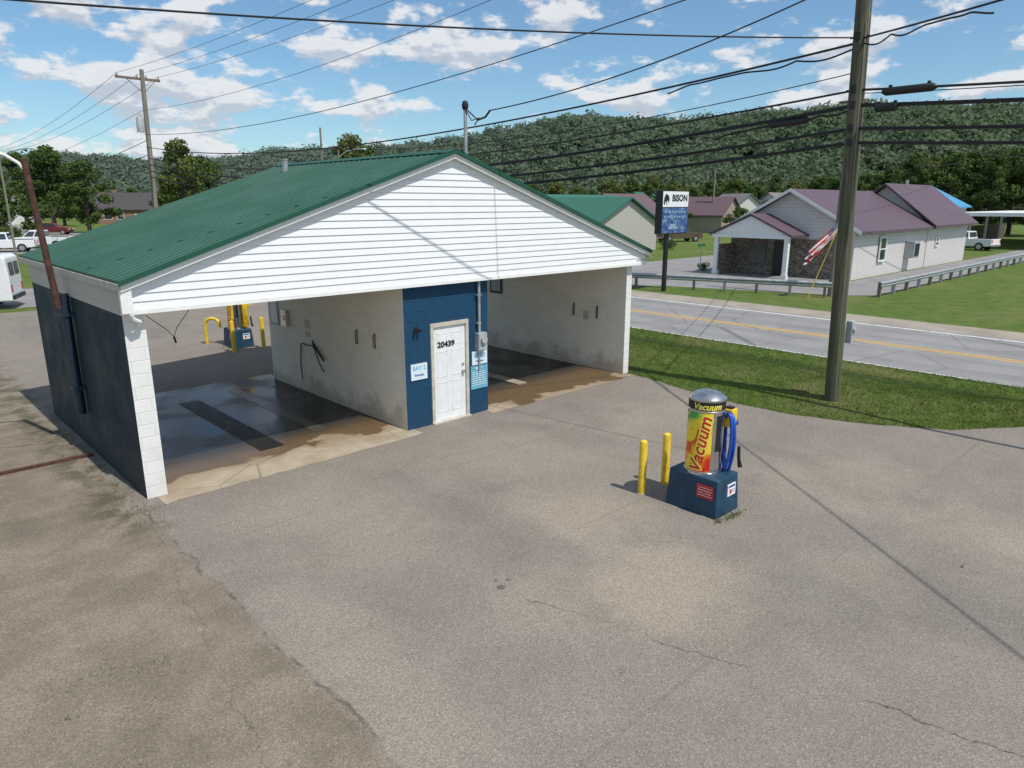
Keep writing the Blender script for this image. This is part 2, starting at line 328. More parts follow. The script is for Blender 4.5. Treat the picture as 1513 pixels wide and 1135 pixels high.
# ------------------------------------------------------------------ mesh builder
class MB:
    def __init__(s): s.v=[];s.f=[];s.mi=[]
    def add(s,vs,fs,mi=0):
        b=len(s.v); s.v+= [tuple(v) for v in vs]
        for f in fs: s.f.append([b+i for i in f]); s.mi.append(mi)
        return s
    def box(s,x0,x1,y0,y1,z0,z1,mi=0,faces=None):
        vs=[(x0,y0,z0),(x1,y0,z0),(x1,y1,z0),(x0,y1,z0),(x0,y0,z1),(x1,y0,z1),(x1,y1,z1),(x0,y1,z1)]
        fs=[(0,3,2,1),(4,5,6,7),(0,1,5,4),(1,2,6,5),(2,3,7,6),(3,0,4,7)]
        s.add(vs,fs,mi)
        if faces:
            for k,m in faces.items(): s.mi[len(s.mi)-6+{'-z':0,'+z':1,'-y':2,'+x':3,'+y':4,'-x':5}[k]]=m
        return s
    def ring(s,c,u,w,r,n):
        return [tuple(c+u*(r*math.cos(2*math.pi*i/n))+w*(r*math.sin(2*math.pi*i/n))) for i in range(n)]
    def cyl(s,p0,p1,r0,r1=None,n=16,mi=0,cap=True):
        r1=r0 if r1 is None else r1; p0=Vector(p0);p1=Vector(p1); d=(p1-p0).normalized()
        u=d.orthogonal().normalized(); w=d.cross(u)
        vs=s.ring(p0,u,w,r0,n)+s.ring(p1,u,w,r1,n)
        fs=[(i,(i+1)%n,n+(i+1)%n,n+i) for i in range(n)]
        if cap: fs+= [tuple(range(n))[::-1],tuple(range(n,2*n))]
        return s.add(vs,fs,mi)
    def tube(s,pts,r,n=8,mi=0,closed=False):
        P=[Vector(p) for p in pts]; k=len(P); vs=[];fs=[]
        prev=None
        for i,p in enumerate(P):
            a=P[(i-1)%k] if (closed or i>0) else p; b=P[(i+1)%k] if (closed or i<k-1) else p
            d=(b-a).normalized()
            if prev is None: u=d.orthogonal().normalized()
            else:
                u=prev-d*prev.dot(d); u=u.normalized() if u.length>1e-6 else d.orthogonal().normalized()
            prev=u; rr=r[i] if isinstance(r,(list,tuple)) else r
            vs+=s.ring(p,u,d.cross(u),rr,n)
        for i in range(k if closed else k-1):
            j=(i+1)%k
            for q in range(n): fs.append((i*n+q,i*n+(q+1)%n,j*n+(q+1)%n,j*n+q))
        if not closed: fs+=[tuple(range(n))[::-1],tuple(range((k-1)*n,k*n))]
        return s.add(vs,fs,mi)
    def prism(s,poly,axis,lo,hi,mi=0):
        n=len(poly)
        def pt(a,b,c): return {'x':(c,a,b),'y':(a,c,b),'z':(a,b,c)}[axis]
        vs=[pt(a,b,lo) for a,b in poly]+[pt(a,b,hi) for a,b in poly]
        fs=[tuple(range(n)),tuple(range(n,2*n))[::-1]]+[(i,(i+1)%n,n+(i+1)%n,n+i) for i in range(n)]
        return s.add(vs,fs,mi)
    def lathe(s,c,prof,n=32,mi=0):
        c=Vector(c); vs=[];fs=[]
        for r,z in prof: vs+= [(c.x+r*math.cos(2*math.pi*i/n),c.y+r*math.sin(2*math.pi*i/n),c.z+z) for i in range(n)]
        for k in range(len(prof)-1):
            for i in range(n): fs.append((k*n+i,k*n+(i+1)%n,(k+1)*n+(i+1)%n,(k+1)*n+i))
        fs+=[tuple(range(n))[::-1],tuple(range((len(prof)-1)*n,len(prof)*n))]
        return s.add(vs,fs,mi)
    def obj(s,name,mats,parent=None,world=True,smooth=False,bevel=0,loc=None,recalc=True,**props):
        if not isinstance(mats,(list,tuple)): mats=[mats]
        me=bpy.data.meshes.new(name)
        off=Vector((0,0,0))
        if parent is not None and world:
            off=Vector(parent['wloc']) if 'wloc' in parent else parent.location.copy()
        if parent is None and loc is not None: off=Vector(loc)
        me.from_pydata([(a-off.x,b-off.y,c-off.z) for a,b,c in s.v],[],s.f)
        for m in mats: me.materials.append(M[m] if isinstance(m,str) else m)
        me.polygons.foreach_set('material_index',s.mi)
        if recalc:
            bm=bmesh.new(); bm.from_mesh(me); bmesh.ops.recalc_face_normals(bm,faces=bm.faces); bm.to_mesh(me); bm.free()
        if smooth:
            me.polygons.foreach_set('use_smooth',[True]*len(me.polygons)); me.set_sharp_from_angle(angle=R(35))
        o=bpy.data.objects.new(name,me); COL.objects.link(o)
        if parent is not None: o.parent=parent
        elif loc is not None: o.location=loc
        if bevel:
            b=o.modifiers.new('bevel','BEVEL'); b.width=bevel; b.segments=2; b.limit_method='ANGLE'
        for k,v in props.items(): o[k]=v
        return o
def empty(name,loc,label,cat,group=None,rot=0):
    o=bpy.data.objects.new(name,None); o.empty_display_size=.2; o.location=loc; o.rotation_euler=(0,0,rot); COL.objects.link(o)
    o['label']=label;o['category']=cat
    if group:o['group']=group
    return o
def copy_thing(root,loc,rot=None,scale=None,**props):
    n=root.copy(); COL.objects.link(n); n.location=loc
    if rot is not None: n.rotation_euler=(0,0,rot)
    if scale is not None: n.scale=scale if isinstance(scale,tuple) else (scale,)*3
    for k,v in props.items(): n[k]=v
    def rec(a,b):
        for c in list(a.children):
            d=c.copy(); COL.objects.link(d); d.parent=b; d.matrix_parent_inverse=c.matrix_parent_inverse.copy(); rec(c,d)
    rec(root,n); return n
def fast_mesh(name,V,F,mat):
    V=np.ascontiguousarray(V,dtype=np.float32);F=np.ascontiguousarray(F,dtype=np.int32)
    me=bpy.data.meshes.new(name); me.vertices.add(len(V)); me.vertices.foreach_set('co',V.ravel())
    k=F.shape[1]; me.loops.add(F.size); me.loops.foreach_set('vertex_index',F.ravel())
    me.polygons.add(len(F)); me.polygons.foreach_set('loop_start',np.arange(len(F),dtype=np.int32)*k)
    try: me.polygons.foreach_set('loop_total',np.full(len(F),k,dtype=np.int32))
    except Exception: pass
    me.update(calc_edges=True); me.validate(); me.materials.append(mat); return me
def text(s,size,loc,face,mat,parent,name='lettering',bold=0,sx=1.,world=True,align='CENTER',shear=0):
    cu=bpy.data.curves.new(name,'FONT'); cu.body=s; cu.size=size; cu.align_x=align; cu.align_y='CENTER'; cu.extrude=.0015; cu.offset=bold; cu.resolution_u=3; cu.shear=shear
    tmp=bpy.data.objects.new('tmp',cu); COL.objects.link(tmp)
    dg=bpy.context.evaluated_depsgraph_get(); me=bpy.data.meshes.new_from_object(tmp.evaluated_get(dg))
    bpy.data.objects.remove(tmp)
    rm=Matrix.Rotation(R(90),4,'X')
    if face=='-x': rm=Matrix.Rotation(R(-90),4,'Z')@rm
    loc=Vector(loc)
    if parent is not None and world:
        loc=loc-(Vector(parent['wloc']) if 'wloc' in parent else parent.location)
    mt=Matrix.Translation(loc)@rm@Matrix.Diagonal((sx,1,1,1))
    me.transform(mt); me.materials.clear(); me.materials.append(M[mat])
    o=bpy.data.objects.new(name,me); COL.objects.link(o); o.parent=parent; return o
def struct(o,kind='structure'): o['kind']=kind; return o

# ------------------------------------------------------------------ camera, sun, sky
cam=bpy.data.cameras.new('camera'); co=bpy.data.objects.new('camera',cam); COL.objects.link(co)
co.location=(0,0,4.5); co.rotation_euler=(R(90-14.5),0,R(46.5-90)); cam.sensor_width=36; cam.lens=36*1035/1513; cam.clip_end=3000; cam.clip_start=.05
scene.camera=co
EL,AZ=R(58.5),R(-86)
sv=Vector((math.cos(EL)*math.cos(AZ),math.cos(EL)*math.sin(AZ),math.sin(EL)))
sl=bpy.data.lights.new('sun','SUN'); sl.energy=4.1; sl.angle=R(.53); sl.color=(1,.95,.88)
so=bpy.data.objects.new('sun',sl); COL.objects.link(so); so.rotation_euler=sv.to_track_quat('Z','Y').to_euler(); so.location=(0,-20,40)
w=bpy.data.worlds.new('World'); scene.world=w; w.use_nodes=True
class WT(NT):
    def __init__(s,tree): s.t=tree; s.t.nodes.clear(); s.out=s.t.nodes.new('ShaderNodeOutputWorld')
W=WT(w.node_tree)
sky=W.n('ShaderNodeTexSky',sky_type='NISHITA',sun_disc=False,sun_elevation=EL,sun_rotation=math.pi/2-AZ,altitude=200,air_density=1.,dust_density=.7,ozone_density=2.)
d=W.n('ShaderNodeTexCoord').outputs['Generated']; dx,dy,dz=W.sep(d)
az=W.math('ARCTAN2',dy,dx); el=W.math('ARCSINE',dz)
def cl(off,sc,detail=10,rough=.58):
    v=W.comb(W.math('MULTIPLY',az,8.5),W.math('MULTIPLY',W.math('ADD',el,off),18.),2.15)
    return W.noise(sc,v,detail,rough)
n0=cl(0,1.); n1=cl(.012,1.,7); nb=W.noise(.5,W.comb(W.math('MULTIPLY',az,4.2),W.math('MULTIPLY',el,9.),7.3),3)
cov=W.math('ADD',n0,W.math('MULTIPLY',W.math('SUBTRACT',nb,.5),.30))
mask=W.mr(cov,.495,.575,0,1)
shade=W.mr(W.math('SUBTRACT',n0,n1),-.045,.045,0,1)
thick=W.mr(cov,.52,.70,0,1)
ccol=W.mix(shade,(5.0,5.5,6.3),(8.0,8.1,8.3))
ccol=W.mix(W.math('MULTIPLY',thick,.2),ccol,(5.4,5.9,6.6))
skyc=W.mix(1.,sky.outputs[0],(.92,1.15,1.22),'MULTIPLY')
fin=W.mix(W.math('MULTIPLY',mask,.92),skyc,ccol)
bg=W.n('ShaderNodeBackground',{'Color':fin,'Strength':.105})
W.t.links.new(bg.outputs[0],W.out.inputs[0])
scene.view_settings.view_transform='Standard'; scene.view_settings.look='None'; scene.view_settings.exposure=0

# ------------------------------------------------------------------ ground and roads
def sheet(name,poly,z,mat):
    mb=MB(); mb.add([(x,y,z) for x,y in poly],[tuple(range(len(poly)))])
    o=mb.obj(name,mat,recalc=False)
    if o.data.polygons[0].normal.z<0: o.data.flip_normals()
    return struct(o)
sheet('ground',[(-900,-900),(900,-900),(900,900),(-900,900)],0,'grass')
bnd=[(20.7,.5),(19,1.6),(17.3,2.7),(15.9,3.7),(15.1,5.0),(14.6,6.4),(14.5,7.7),(14.7,9.2),(15.0,10.6),(15.12,11.3),(15.12,20),(15.3,36)]
fine=[]
for (a,b) in zip(bnd[:-1],bnd[1:]):
    k=max(1,int(math.dist(a,b)/.25)) if b[1]<20 else 2
    for i in range(k):
        q=i/k; j=random.uniform(-.05,.05) if a[1]<11 and i else 0
        fine.append((a[0]+(b[0]-a[0])*q+j,a[1]+(b[1]-a[1])*q))
fine.append(bnd[-1])
sheet('parking_lot',[(-45,-30),(20.7,-30)]+fine+[(-45,36)],.004,'asphalt_lot')
sheet('road',[(20.7,-80),(28.4,-80),(28.4,420),(20.7,420)],.008,'road')
for nm,x0,x1,m in [('road_marking_yellow_line',24.28,24.40,'mark_yellow'),('road_marking_yellow_line',24.55,24.67,'mark_yellow'),('road_marking_white_line',20.95,21.07,'mark_white'),('road_marking_white_line',28.0,28.15,'mark_white')]:
    sheet(nm,[(x0,-80),(x1,-80),(x1,420),(x0,420)],.012,m)
sheet('road_shoulder',[(28.4,-80),(29.9,-80),(30.4,60),(28.4,60)],.010,'shoulder')
sheet('church_parking_lot',[(33.2,22.8),(36.2,14.0),(37.5,12.9),(98,12.9),(98,16.4),(43.4,16.4),(43.4,25.5),(58,27.5),(130,28),(130,34),(60,33.5),(44,33),(34,31),(28.4,32.5),(28.4,26.5)],.006,'parking')
sheet('side_street',[(-60,36.6),(20.7,37.5),(20.7,46),(-60,43.5)],.005,'parking')
sheet('rear_driveway',[(8,36),(15,36),(15,37.5),(8,37.2)],.009,'parking')
sheet('rear_street',[(-60,76),(20.7,78),(20.7,86),(-60,92)],.006,'parking')
sheet('house_driveway',[(45,140),(60,138),(90,190),(82,192)],.006,'parking')
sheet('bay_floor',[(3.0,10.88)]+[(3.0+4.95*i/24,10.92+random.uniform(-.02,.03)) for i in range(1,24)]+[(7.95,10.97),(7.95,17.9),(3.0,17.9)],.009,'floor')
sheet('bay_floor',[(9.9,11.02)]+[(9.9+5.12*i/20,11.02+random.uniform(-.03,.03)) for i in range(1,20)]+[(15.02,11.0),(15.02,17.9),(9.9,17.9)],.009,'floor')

def verge_z(q):
    return .02+.20*math.exp(-((q-.38)/.2)**2)+.11*math.exp(-((q-.93)/.06)**2)-.03*math.exp(-((q-.75)/.10)**2)
def bx(y):
    for (a,b) in zip(bnd[:-1],bnd[1:]):
        if a[1]<=y<=b[1]: return a[0]+(b[0]-a[0])*(y-a[1])/(b[1]-a[1])
    return 15.3
ys=list(np.arange(.55,40,.2))+list(np.arange(40,120,4)); NQ=40
V=[];F=[]
for i,y in enumerate(ys):
    x0=bx(y)
    for j in range(NQ+1):
        q=j/NQ; V.append((x0+(20.66-x0)*q,y,.006 if j in(0,NQ) else max(.008,verge_z(q)+random.uniform(-.012,.012))))
for i in range(len(ys)-1):
    for j in range(NQ):
        a=i*(NQ+1)+j; F.append((a,a+1,a+NQ+2,a+NQ+1))
me=fast_mesh('grass_verge',np.array(V),np.array(F),M['verge']); me.polygons.foreach_set('use_smooth',[True]*len(me.polygons))
o=bpy.data.objects.new('grass_verge',me); COL.objects.link(o); struct(o)
def blades(name,pts,h,wd,mat):
    n=len(pts); ang=RNG.uniform(0,2*np.pi,n); hh=h*RNG.uniform(.5,1.4,n); lean=RNG.normal(0,.35,(n,2))*hh[:,None]
    dx=np.cos(ang)*wd; dy=np.sin(ang)*wd
    a=pts+np.stack([-dx,-dy,np.zeros(n)],1); b=pts+np.stack([dx,dy,np.zeros(n)],1); c=pts+np.stack([lean[:,0],lean[:,1],hh],1)
    Vv=np.stack([a,b,c],1).reshape(-1,3); Ff=np.arange(3*n).reshape(-1,3)
    o=bpy.data.objects.new(name,fast_mesh(name,Vv,Ff,M[mat])); COL.objects.link(o); return struct(o,'stuff')
n=150000; yy=.6+(RNG.random(n)**1.5)*28; P=[]
qq=RNG.random(n)
for y,q in zip(yy,qq):
    x0=bx(y)-.03+random.gauss(0,.04); P.append((x0+(20.68-x0)*q,y,verge_z(q)-.015))
blades('grass_blades',np.array(P),.055,.008,'blade')
P=[]
for (a,b,sx,sy,k) in [(2.6,11.6,.10,.5,60),(2.65,10.6,.12,.4,30),(2.65,14,.06,1.6,110),(8.95,4.68,.16,.04,130),(8.62,4.74,.04,.04,40),(1.1,7.1,.15,.05,14),(1.6,6.9,.1,.05,12),(15.1,11.1,.1,.3,200),(8.5,21.9,.1,.3,60),(.8,6.6,.03,.02,10),(4.9,3.6,.02,.02,5),(9.7,1.9,.02,.02,5)]:
    P+= [(random.gauss(a,sx),random.gauss(b,sy),.004) for _ in range(k)]
P=[q for q in P if not (2.8<q[0]<15.1 and 11.3<q[1]<17.7)]
blades('weeds',np.array(P),.05,.006,'blade')

# ------------------------------------------------------------------ car wash building
XL,XR,YF,YB=2.86,15.08,11.30,17.65
cw=empty('car_wash_building',(8.97,14.4,0),'two-bay self-serve car wash with green metal roof and white gable','car wash')
ZT=3.0
mb=MB()
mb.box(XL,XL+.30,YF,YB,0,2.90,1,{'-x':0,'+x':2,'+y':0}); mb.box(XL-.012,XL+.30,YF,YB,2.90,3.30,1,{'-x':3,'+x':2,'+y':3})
mb.obj('wall',['block_blue_shade','block_white_clean','block_white','block_cream'],cw,label='navy painted outer block wall coloured as shaded, with cream top')
mb=MB(); mb.box(XR-.22,XR,YF,YB,0,ZT,0,{'-y':1,'+x':1}); mb.obj('wall',['block_white','block_white_clean'],cw,label='stained white painted block wall')
mb=MB(); mb.box(7.80,8.42,YF,YB-.3,0,ZT,1,{'-y':0,'+x':0}); mb.box(9.43,9.99,YF,YB-.3,0,ZT,1,{'-y':0}); mb.box(8.42,9.43,YF,YF+.2,2.13,ZT,0); mb.box(8.42,9.43,YB-.5,YB-.3,0,ZT,1)
mb.obj('equipment_room_wall',['block_blue','block_white'],cw,label='navy front wall between the two bays')
mb=MB(); mb.box(XL+.31,XR-.01,YF+.1,YB-.02,ZT+.002,ZT+.06); mb.obj('ceiling','white_paint',cw)
XE0,XE1,XC,RZ=2.83,15.50,8.99,5.42
sl_=.336
EZL=RZ-(XC-XE0)*sl_; EZR=RZ-(XE1-XC)*sl_
YG=11.17
def gx(z):
    return max(XE0+.03,XC-(RZ-.02-z)/sl_), min(XE1-.03,XC+(RZ-.02-z)/sl_)
mb=MB(); z=2.98; bh=.122
while z<RZ-.10:
    z1=min(z+bh,RZ-.08); a0,a1=gx(z); b0,b1=gx(z1)
    mb.add([(a0,YG-.018,z),(a1,YG-.018,z),(b1,YG-.002,z1),(b0,YG-.002,z1),(a0,YG,z),(a1,YG,z)],[(0,1,2,3),(4,5,1,0)])
    z=z1
mb.obj('gable_siding','white_siding',cw,recalc=False)
mb=MB(); mb.box(XE0+.03,XE1-.03,YG-.03,YG+.13,2.92,2.978); mb.obj('header_trim','white_paint',cw)
mb=MB(); mb.add([(XE0+.05,YG+.004,2.98),(XE1-.05,YG+.004,2.98),(XE1-.05,YG+.004,EZR-.03),(XC,YG+.004,RZ-.09),(XE0+.05,YG+.004,EZL-.03)],[(0,1,2,3,4)]); mb.obj('gable_backing','white_paint',cw,recalc=False)
mb=MB(); mb.add([(XE0+.1,YB+.3,3.0),(XE1-.3,YB+.3,3.0),(XE1-.3,YB+.3,3.2),(XC,YB+.3,RZ-.09),(XE0+.1,YB+.3,3.2)],[(0,1,2,3,4)]); mb.obj('rear_gable','white_paint',cw,recalc=False)
mb=MB(); th=.05; y0,y1=11.05,18.45; RT=RZ+.06
for xa,ez in ((XE0,EZL+.06),(XE1,EZR+.06)):
    mb.add([(xa,y0,ez),(XC,y0,RT),(XC,y1,RT),(xa,y1,ez),(xa,y0,ez-th),(XC,y0,RT-th),(XC,y1,RT-th),(xa,y1,ez-th)],[(0,1,2,3),(4,5,6,7),(0,1,5,4),(3,2,6,7),(0,3,7,4)])
    nx=-(RT-ez); nz=(XC-xa); L=math.hypot(nx,nz); nn=Vector((nx/L,0,nz/L)); nn=-nn if nn.z<0 else nn; h=nn*.014
    y=y0+.1
    while y<y1:
        mb.add([(xa,y-.018,ez+.001),(XC,y-.018,RT+.001),(XC+h.x,y-.006,RT+h.z),(xa+h.x,y-.006,ez+h.z),(xa+h.x,y+.006,ez+h.z),(XC+h.x,y+.006,RT+h.z),(XC,y+.018,RT+.001),(xa,y+.018,ez+.001)],[(0,1,2,3),(3,2,5,4),(4,5,6,7)])
        y+=.23
rf=mb.obj('roof','roof_green',cw,recalc=True); rf['wloc']=tuple(cw.location)
mb=MB()
for s in (-1,1):
    mb.add([(XC,11.0,RZ+.088),(XC+s*.22,11.0,RZ+.088-.22*sl_),(XC+s*.22,18.5,RZ+.088-.22*sl_),(XC,18.5,RZ+.088)],[(0,1,2,3)])
mb.obj('ridge_cap','roof_green',rf,recalc=False)
def rake(mb,dz0,dz1,y0,y1,ext=0):
    for xe,e in ((XE0-ext,EZL-ext*sl_),(XE1+ext,EZR-ext*sl_)):
        mb.add([(xe,y0,e+dz0),(XC,y0,RZ+dz0),(XC,y0,RZ+dz1),(xe,y0,e+dz1),(xe,y1,e+dz0),(XC,y1,RZ+dz0),(XC,y1,RZ+dz1),(xe,y1,e+dz1)],[(0,1,2,3),(7,6,5,4),(0,1,5,4),(3,2,6,7),(0,3,7,4)])
mb=MB(); rake(mb,.01,.085,11.01,11.045,.03); mb.obj('rake_flashing','roof_green',rf)
mb=MB(); rake(mb,-.085,.008,11.06,11.145); mb.obj('rake_board','white_paint',rf)
mb=MB(); mb.box(XE0-.02,XE0+.0,11.05,18.45,EZL-.08,EZL+.02); mb.obj('eave_fascia','cream',rf,label='weathered cream eave board')
mb=MB(); mb.box(XE1,XE1+.03,11.05,18.45,EZR-.12,EZR+.03); mb.obj('eave_fascia','cream',rf)
mb=MB(); mb.box(XR-.01,XE1-.01,11.15,18.4,EZR-.20,EZR-.16); mb.obj('soffit','cream',rf)
mb=MB(); mb.box(XE0-.015,XE0+.14,11.08,11.16,2.95,EZL+.0); mb.obj('corner_trim','white_paint',cw)
mb=MB(); mb.tube([(2.93,11.10,2.94),(2.95,11.12,2.86),(3.05,11.18,2.80),(3.06,11.25,2.74)],.035,10); mb.obj('drain_spout','white_paint',cw,smooth=True)
mb=MB(); mb.cyl((8.3,16.8,5.1),(8.3,16.8,5.50),.075,n=20); mb.cyl((8.3,16.8,5.50),(8.3,16.8,5.53),.085,n=20); mb.cyl((8.3,16.8,5.02),(8.3,16.8,5.24),.15,.078,n=20); mb.obj('vent_pipe','galv',rf,smooth=True)
mb=MB(); mb.box(8.425,8.50,YF-.03,YF+.1,0.02,2.13); mb.box(9.35,9.425,YF-.03,YF+.1,0.02,2.13); mb.box(8.50,9.35,YF-.03,YF+.1,2.05,2.13); mb.box(8.42,9.43,YF-.08,YF+.1,.0,.035)
dm=MB(); dm.box(8.503,9.347,YF+.01,YF+.05,.04,2.047)
for (x0,x1) in ((8.60,8.87),(8.98,9.25)):
    for (z0,z1) in ((.22,.86),(.98,1.52),(1.64,1.90)):
        for a in ((x0,x1,z0,z0+.012),(x0,x1,z1-.012,z1),(x0,x0+.012,z0,z1),(x1-.012,x1,z0,z1)): dm.box(a[0],a[1],YF+.005,YF+.012,a[2],a[3])
dr=dm.obj('door','door_white',cw); dr['wloc']=tuple(cw.location)
mb.obj('door_frame','cream',dr)
mb=MB(); mb.cyl((9.28,YF-.05,1.02),(9.28,YF+.01,1.02),.028,n=14); mb.cyl((9.28,YF-.01,1.02),(9.28,YF+.012,1.02),.04,n=14); mb.obj('handle','steel',dr,smooth=True)
mb=MB(); mb.cyl((9.28,YF-.015,1.18),(9.28,YF+.012,1.18),.025,n=14); mb.obj('lock','steel',dr,smooth=True)
text('20439',.165,(8.84,YF+.002,1.66),'-y','ink',dr,'house_number',bold=.006,sx=1.1)
mb=MB(); mb.box(8.04,8.11,YF-.03,YF,2.03,2.10); mb.cyl((8.05,YF-.03,2.07),(8.02,YF-.11,2.03),.022,.038,14); mb.cyl((8.10,YF-.03,2.07),(8.13,YF-.11,2.03),.022,.038,14); mb.obj('wall_lamp','black',cw,smooth=True)
mb=MB(); mb.box(9.62,9.86,YF-.13,YF,1.42,1.80); mb.box(9.64,9.84,YF-.14,YF-.13,1.44,1.78); mb.cyl((9.74,YF-.14,1.66),(9.74,YF-.20,1.66),.075,n=20); mb.obj('electric_meter','grey_box',cw,smooth=True)
mb=MB(); mb.cyl((9.70,YF-.06,1.80),(9.70,YF-.06,2.9),.032,n=12); mb.cyl((9.70,YF-.06,1.42),(9.70,YF-.06,1.0),.018,n=10)
for zz in (2.0,2.6): mb.box(9.64,9.76,YF-.07,YF,zz,zz+.03)
mb.obj('conduit','galv',cw,smooth=True)
mb=MB(); mb.cyl((9.62,11.5,5.1),(9.62,11.5,6.32),.035,n=12); mb.cyl((9.62,11.5,5.18),(9.62,11.5,5.36),.13,.05,n=16); mb.obj('service_mast','galv',cw,smooth=True)
mb=MB(); mb.lathe((9.62,11.5,6.30),[(.04,0),(.06,.03),(.07,.10),(.05,.16),(.015,.18)],16); mb.tube([(9.66,11.48,6.3),(9.76,11.42,6.2),(9.84,11.38,6.12),(9.78,11.4,6.02)],.014,6); mb.tube([(9.6,11.46,6.3),(9.7,11.40,6.1),(9.86,11.36,6.16)],.012,6); mb.tube([(9.84,11.38,6.12),(9.98,11.3,6.18),(10.02,11.2,6.3)],.022,6); mb.obj('weather_head','black',cw,smooth=True)
mb=MB(); mb.box(7.92,8.32,YF-.022,YF-.002,1.03,1.36); s=mb.obj('bay_sign','ltbluesign',cw); s['wloc']=tuple(cw.location)
text('BAY 2',.125,(8.12,YF-.024,1.27),'-y','inkltblue',s,bold=.001); text('Business',.065,(8.12,YF-.024,1.13),'-y','inkblue',s,bold=.001)
mb=MB(); mb.box(9.52,9.95,YF-.022,YF-.002,1.10,1.395); s=mb.obj('bay_sign','ltbluesign',cw); s['wloc']=tuple(cw.location)
text('BAY 1',.135,(9.735,YF-.024,1.31),'-y','inkltblue',s,bold=.001); text('Business',.06,(9.735,YF-.024,1.18),'-y','inkblue',s,bold=.001)
mb=MB(); mb.box(9.48,9.96,YF-.022,YF-.002,.56,1.075); s=mb.obj('instruction_sign','bluesign',cw); s['wloc']=tuple(cw.location)
text('BAY 1',.07,(9.72,YF-.024,1.02),'-y','inkwhite',s,bold=.003)
mb=MB()
for i in range(7):
    x=9.52; zz=.93-i*.048
    while x<9.88:
        ww=random.uniform(.03,.08); mb.box(x,min(x+ww,9.92),YF-.0245,YF-.0225,zz,zz+.014); x+=ww+.018
mb.obj('small_print','inkwhite',s)
XW=7.80
mb=MB(); mb.box(XW-.025,XW-.003,16.75,17.2,1.5,2.25); s=mb.obj('notice_board','grey_box',cw); s['wloc']=tuple(cw.location)
mb=MB(); mb.box(XW-.03,XW-.026,16.80,17.15,1.56,2.19); mb.obj('notice_sheet','whitesign',s)
mb=MB(); mb.box(XW-.025,XW-.003,16.8,17.15,2.35,2.72); s=mb.obj('notice_board','hookgrey',cw); s['wloc']=tuple(cw.location)
mb=MB(); mb.box(XW-.03,XW-.026,16.85,17.10,2.40,2.67); mb.obj('notice_sheet','whitesign',s)
mb=MB(); mb.box(XW-.10,XW,16.2,16.45,1.55,1.95); mb.cyl((XW-.12,16.32,1.75),(XW-.10,16.32,1.75),.06,n=16); mb.obj('coin_box','steel',cw,smooth=True)
for z0,z1 in ((1.62,1.82),(1.42,1.54)):
    mb=MB(); mb.box(XW-.02,XW,15.15,15.38,z0,z1); mb.obj('small_notice','cream',cw)
for yy in (13.05,12.35):
    mb=MB(); mb.tube([(XW,yy,1.85),(XW-.05,yy,1.84),(XW-.05,yy,1.62),(XW-.03,yy,1.56)],.011,8); mb.box(XW-.008,XW,yy-.015,yy+.015,1.56,1.88); mb.obj('mat_hook','hookgrey',cw,smooth=True)
mb=MB(); pts=[]
for i in range(30):
    q=i/29; pts.append((XW-.05-.02*math.sin(q*9),15.6-1.1*q,1.15+.30*math.sin(q*math.pi)-.50*q+.03*math.sin(q*14)))
mb.tube(pts,.014,8); mb.tube([(XW-.04,15.6,1.15),(XW-.05,15.66,.7),(XW-.05,15.62,.3)],.014,8)
for k in range(5): mb.tube([(XW-.04-.01*k,15.0-.09*k,1.35-.06*k),(XW-.07,14.92-.09*k,1.28-.06*k),(XW-.04,14.87-.09*k,1.18-.06*k)],.022,7)
mb.obj('wash_hose','black',cw,smooth=True)
mb=MB(); mb.box(XW-.28,XW-.02,12.5,12.72,2.80,2.96); mb.cyl((XW-.16,12.45,2.82),(XW-.16,12.60,2.86),.07,n=14); mb.obj('bay_lamp','black',cw,smooth=True)
mb=MB(); mb.tube([(3.22,11.45,2.85),(3.5,11.5,2.60),(3.62,11.55,2.46),(3.68,11.55,2.6),(3.95,11.6,2.9)],.006,6); mb.tube([(3.62,11.55,2.46),(3.64,11.55,2.36)],.016,6); mb.obj('dangling_cord','black',cw)
XW2=XR-.22
mb=MB(); mb.box(XW2-.03,XW2-.003,16.1,16.65,1.75,2.5,0); mb.box(XW2-.034,XW2-.03,16.17,16.58,1.82,2.43,1); mb.obj('notice_board',['black','grey_box'],cw)
for yy in (13.1,12.25):
    mb=MB(); mb.tube([(XW2,yy,1.75),(XW2-.06,yy,1.74),(XW2-.06,yy,1.48),(XW2-.03,yy,1.42)],.012,8); mb.box(XW2-.008,XW2,yy-.016,yy+.016,1.42,1.78); mb.obj('mat_hook','hookgrey',cw,smooth=True)
mb=MB(); mb.box(XW2-.015,XW2,12.55,12.75,1.35,1.60); mb.obj('small_notice','cream',cw)
mb=MB(); mb.box(5.10,5.58,12.2,16.6,.011,.014,0)
for k in range(43): mb.box(5.13,5.55,12.26+k*.098,12.31+k*.098,.014,.019,0)
mb.obj('floor_grate','grate',cw)
mb=MB(); mb.box(6.40,6.68,12.5,16.9,.011,.014); mb.obj('wheel_strip','wetconcrete',cw)
mb=MB(); mb.box(12.0,12.30,12.4,16.9,.011,.03); mb.obj('wheel_strip','concrete',cw)
lp=empty('street_lamp',(2.70,14.4,0),'rusty pipe lamp post with curved white arm fixed to wall','street lamp')
mb=MB(); mb.cyl((2.76,14.4,.75),(2.76,14.4,2.95),.075,n=14); mb.box(2.66,2.855,14.3,14.5,2.55,2.62); mb.box(2.66,2.855,14.3,14.5,1.2,1.27); mb.obj('mounting_post','navypipe',lp,smooth=True)
mb=MB(); mb.cyl((2.66,14.4,2.7),(2.50,14.38,5.2),.055,.05,n=14); mb.obj('post','rust',lp,smooth=True)
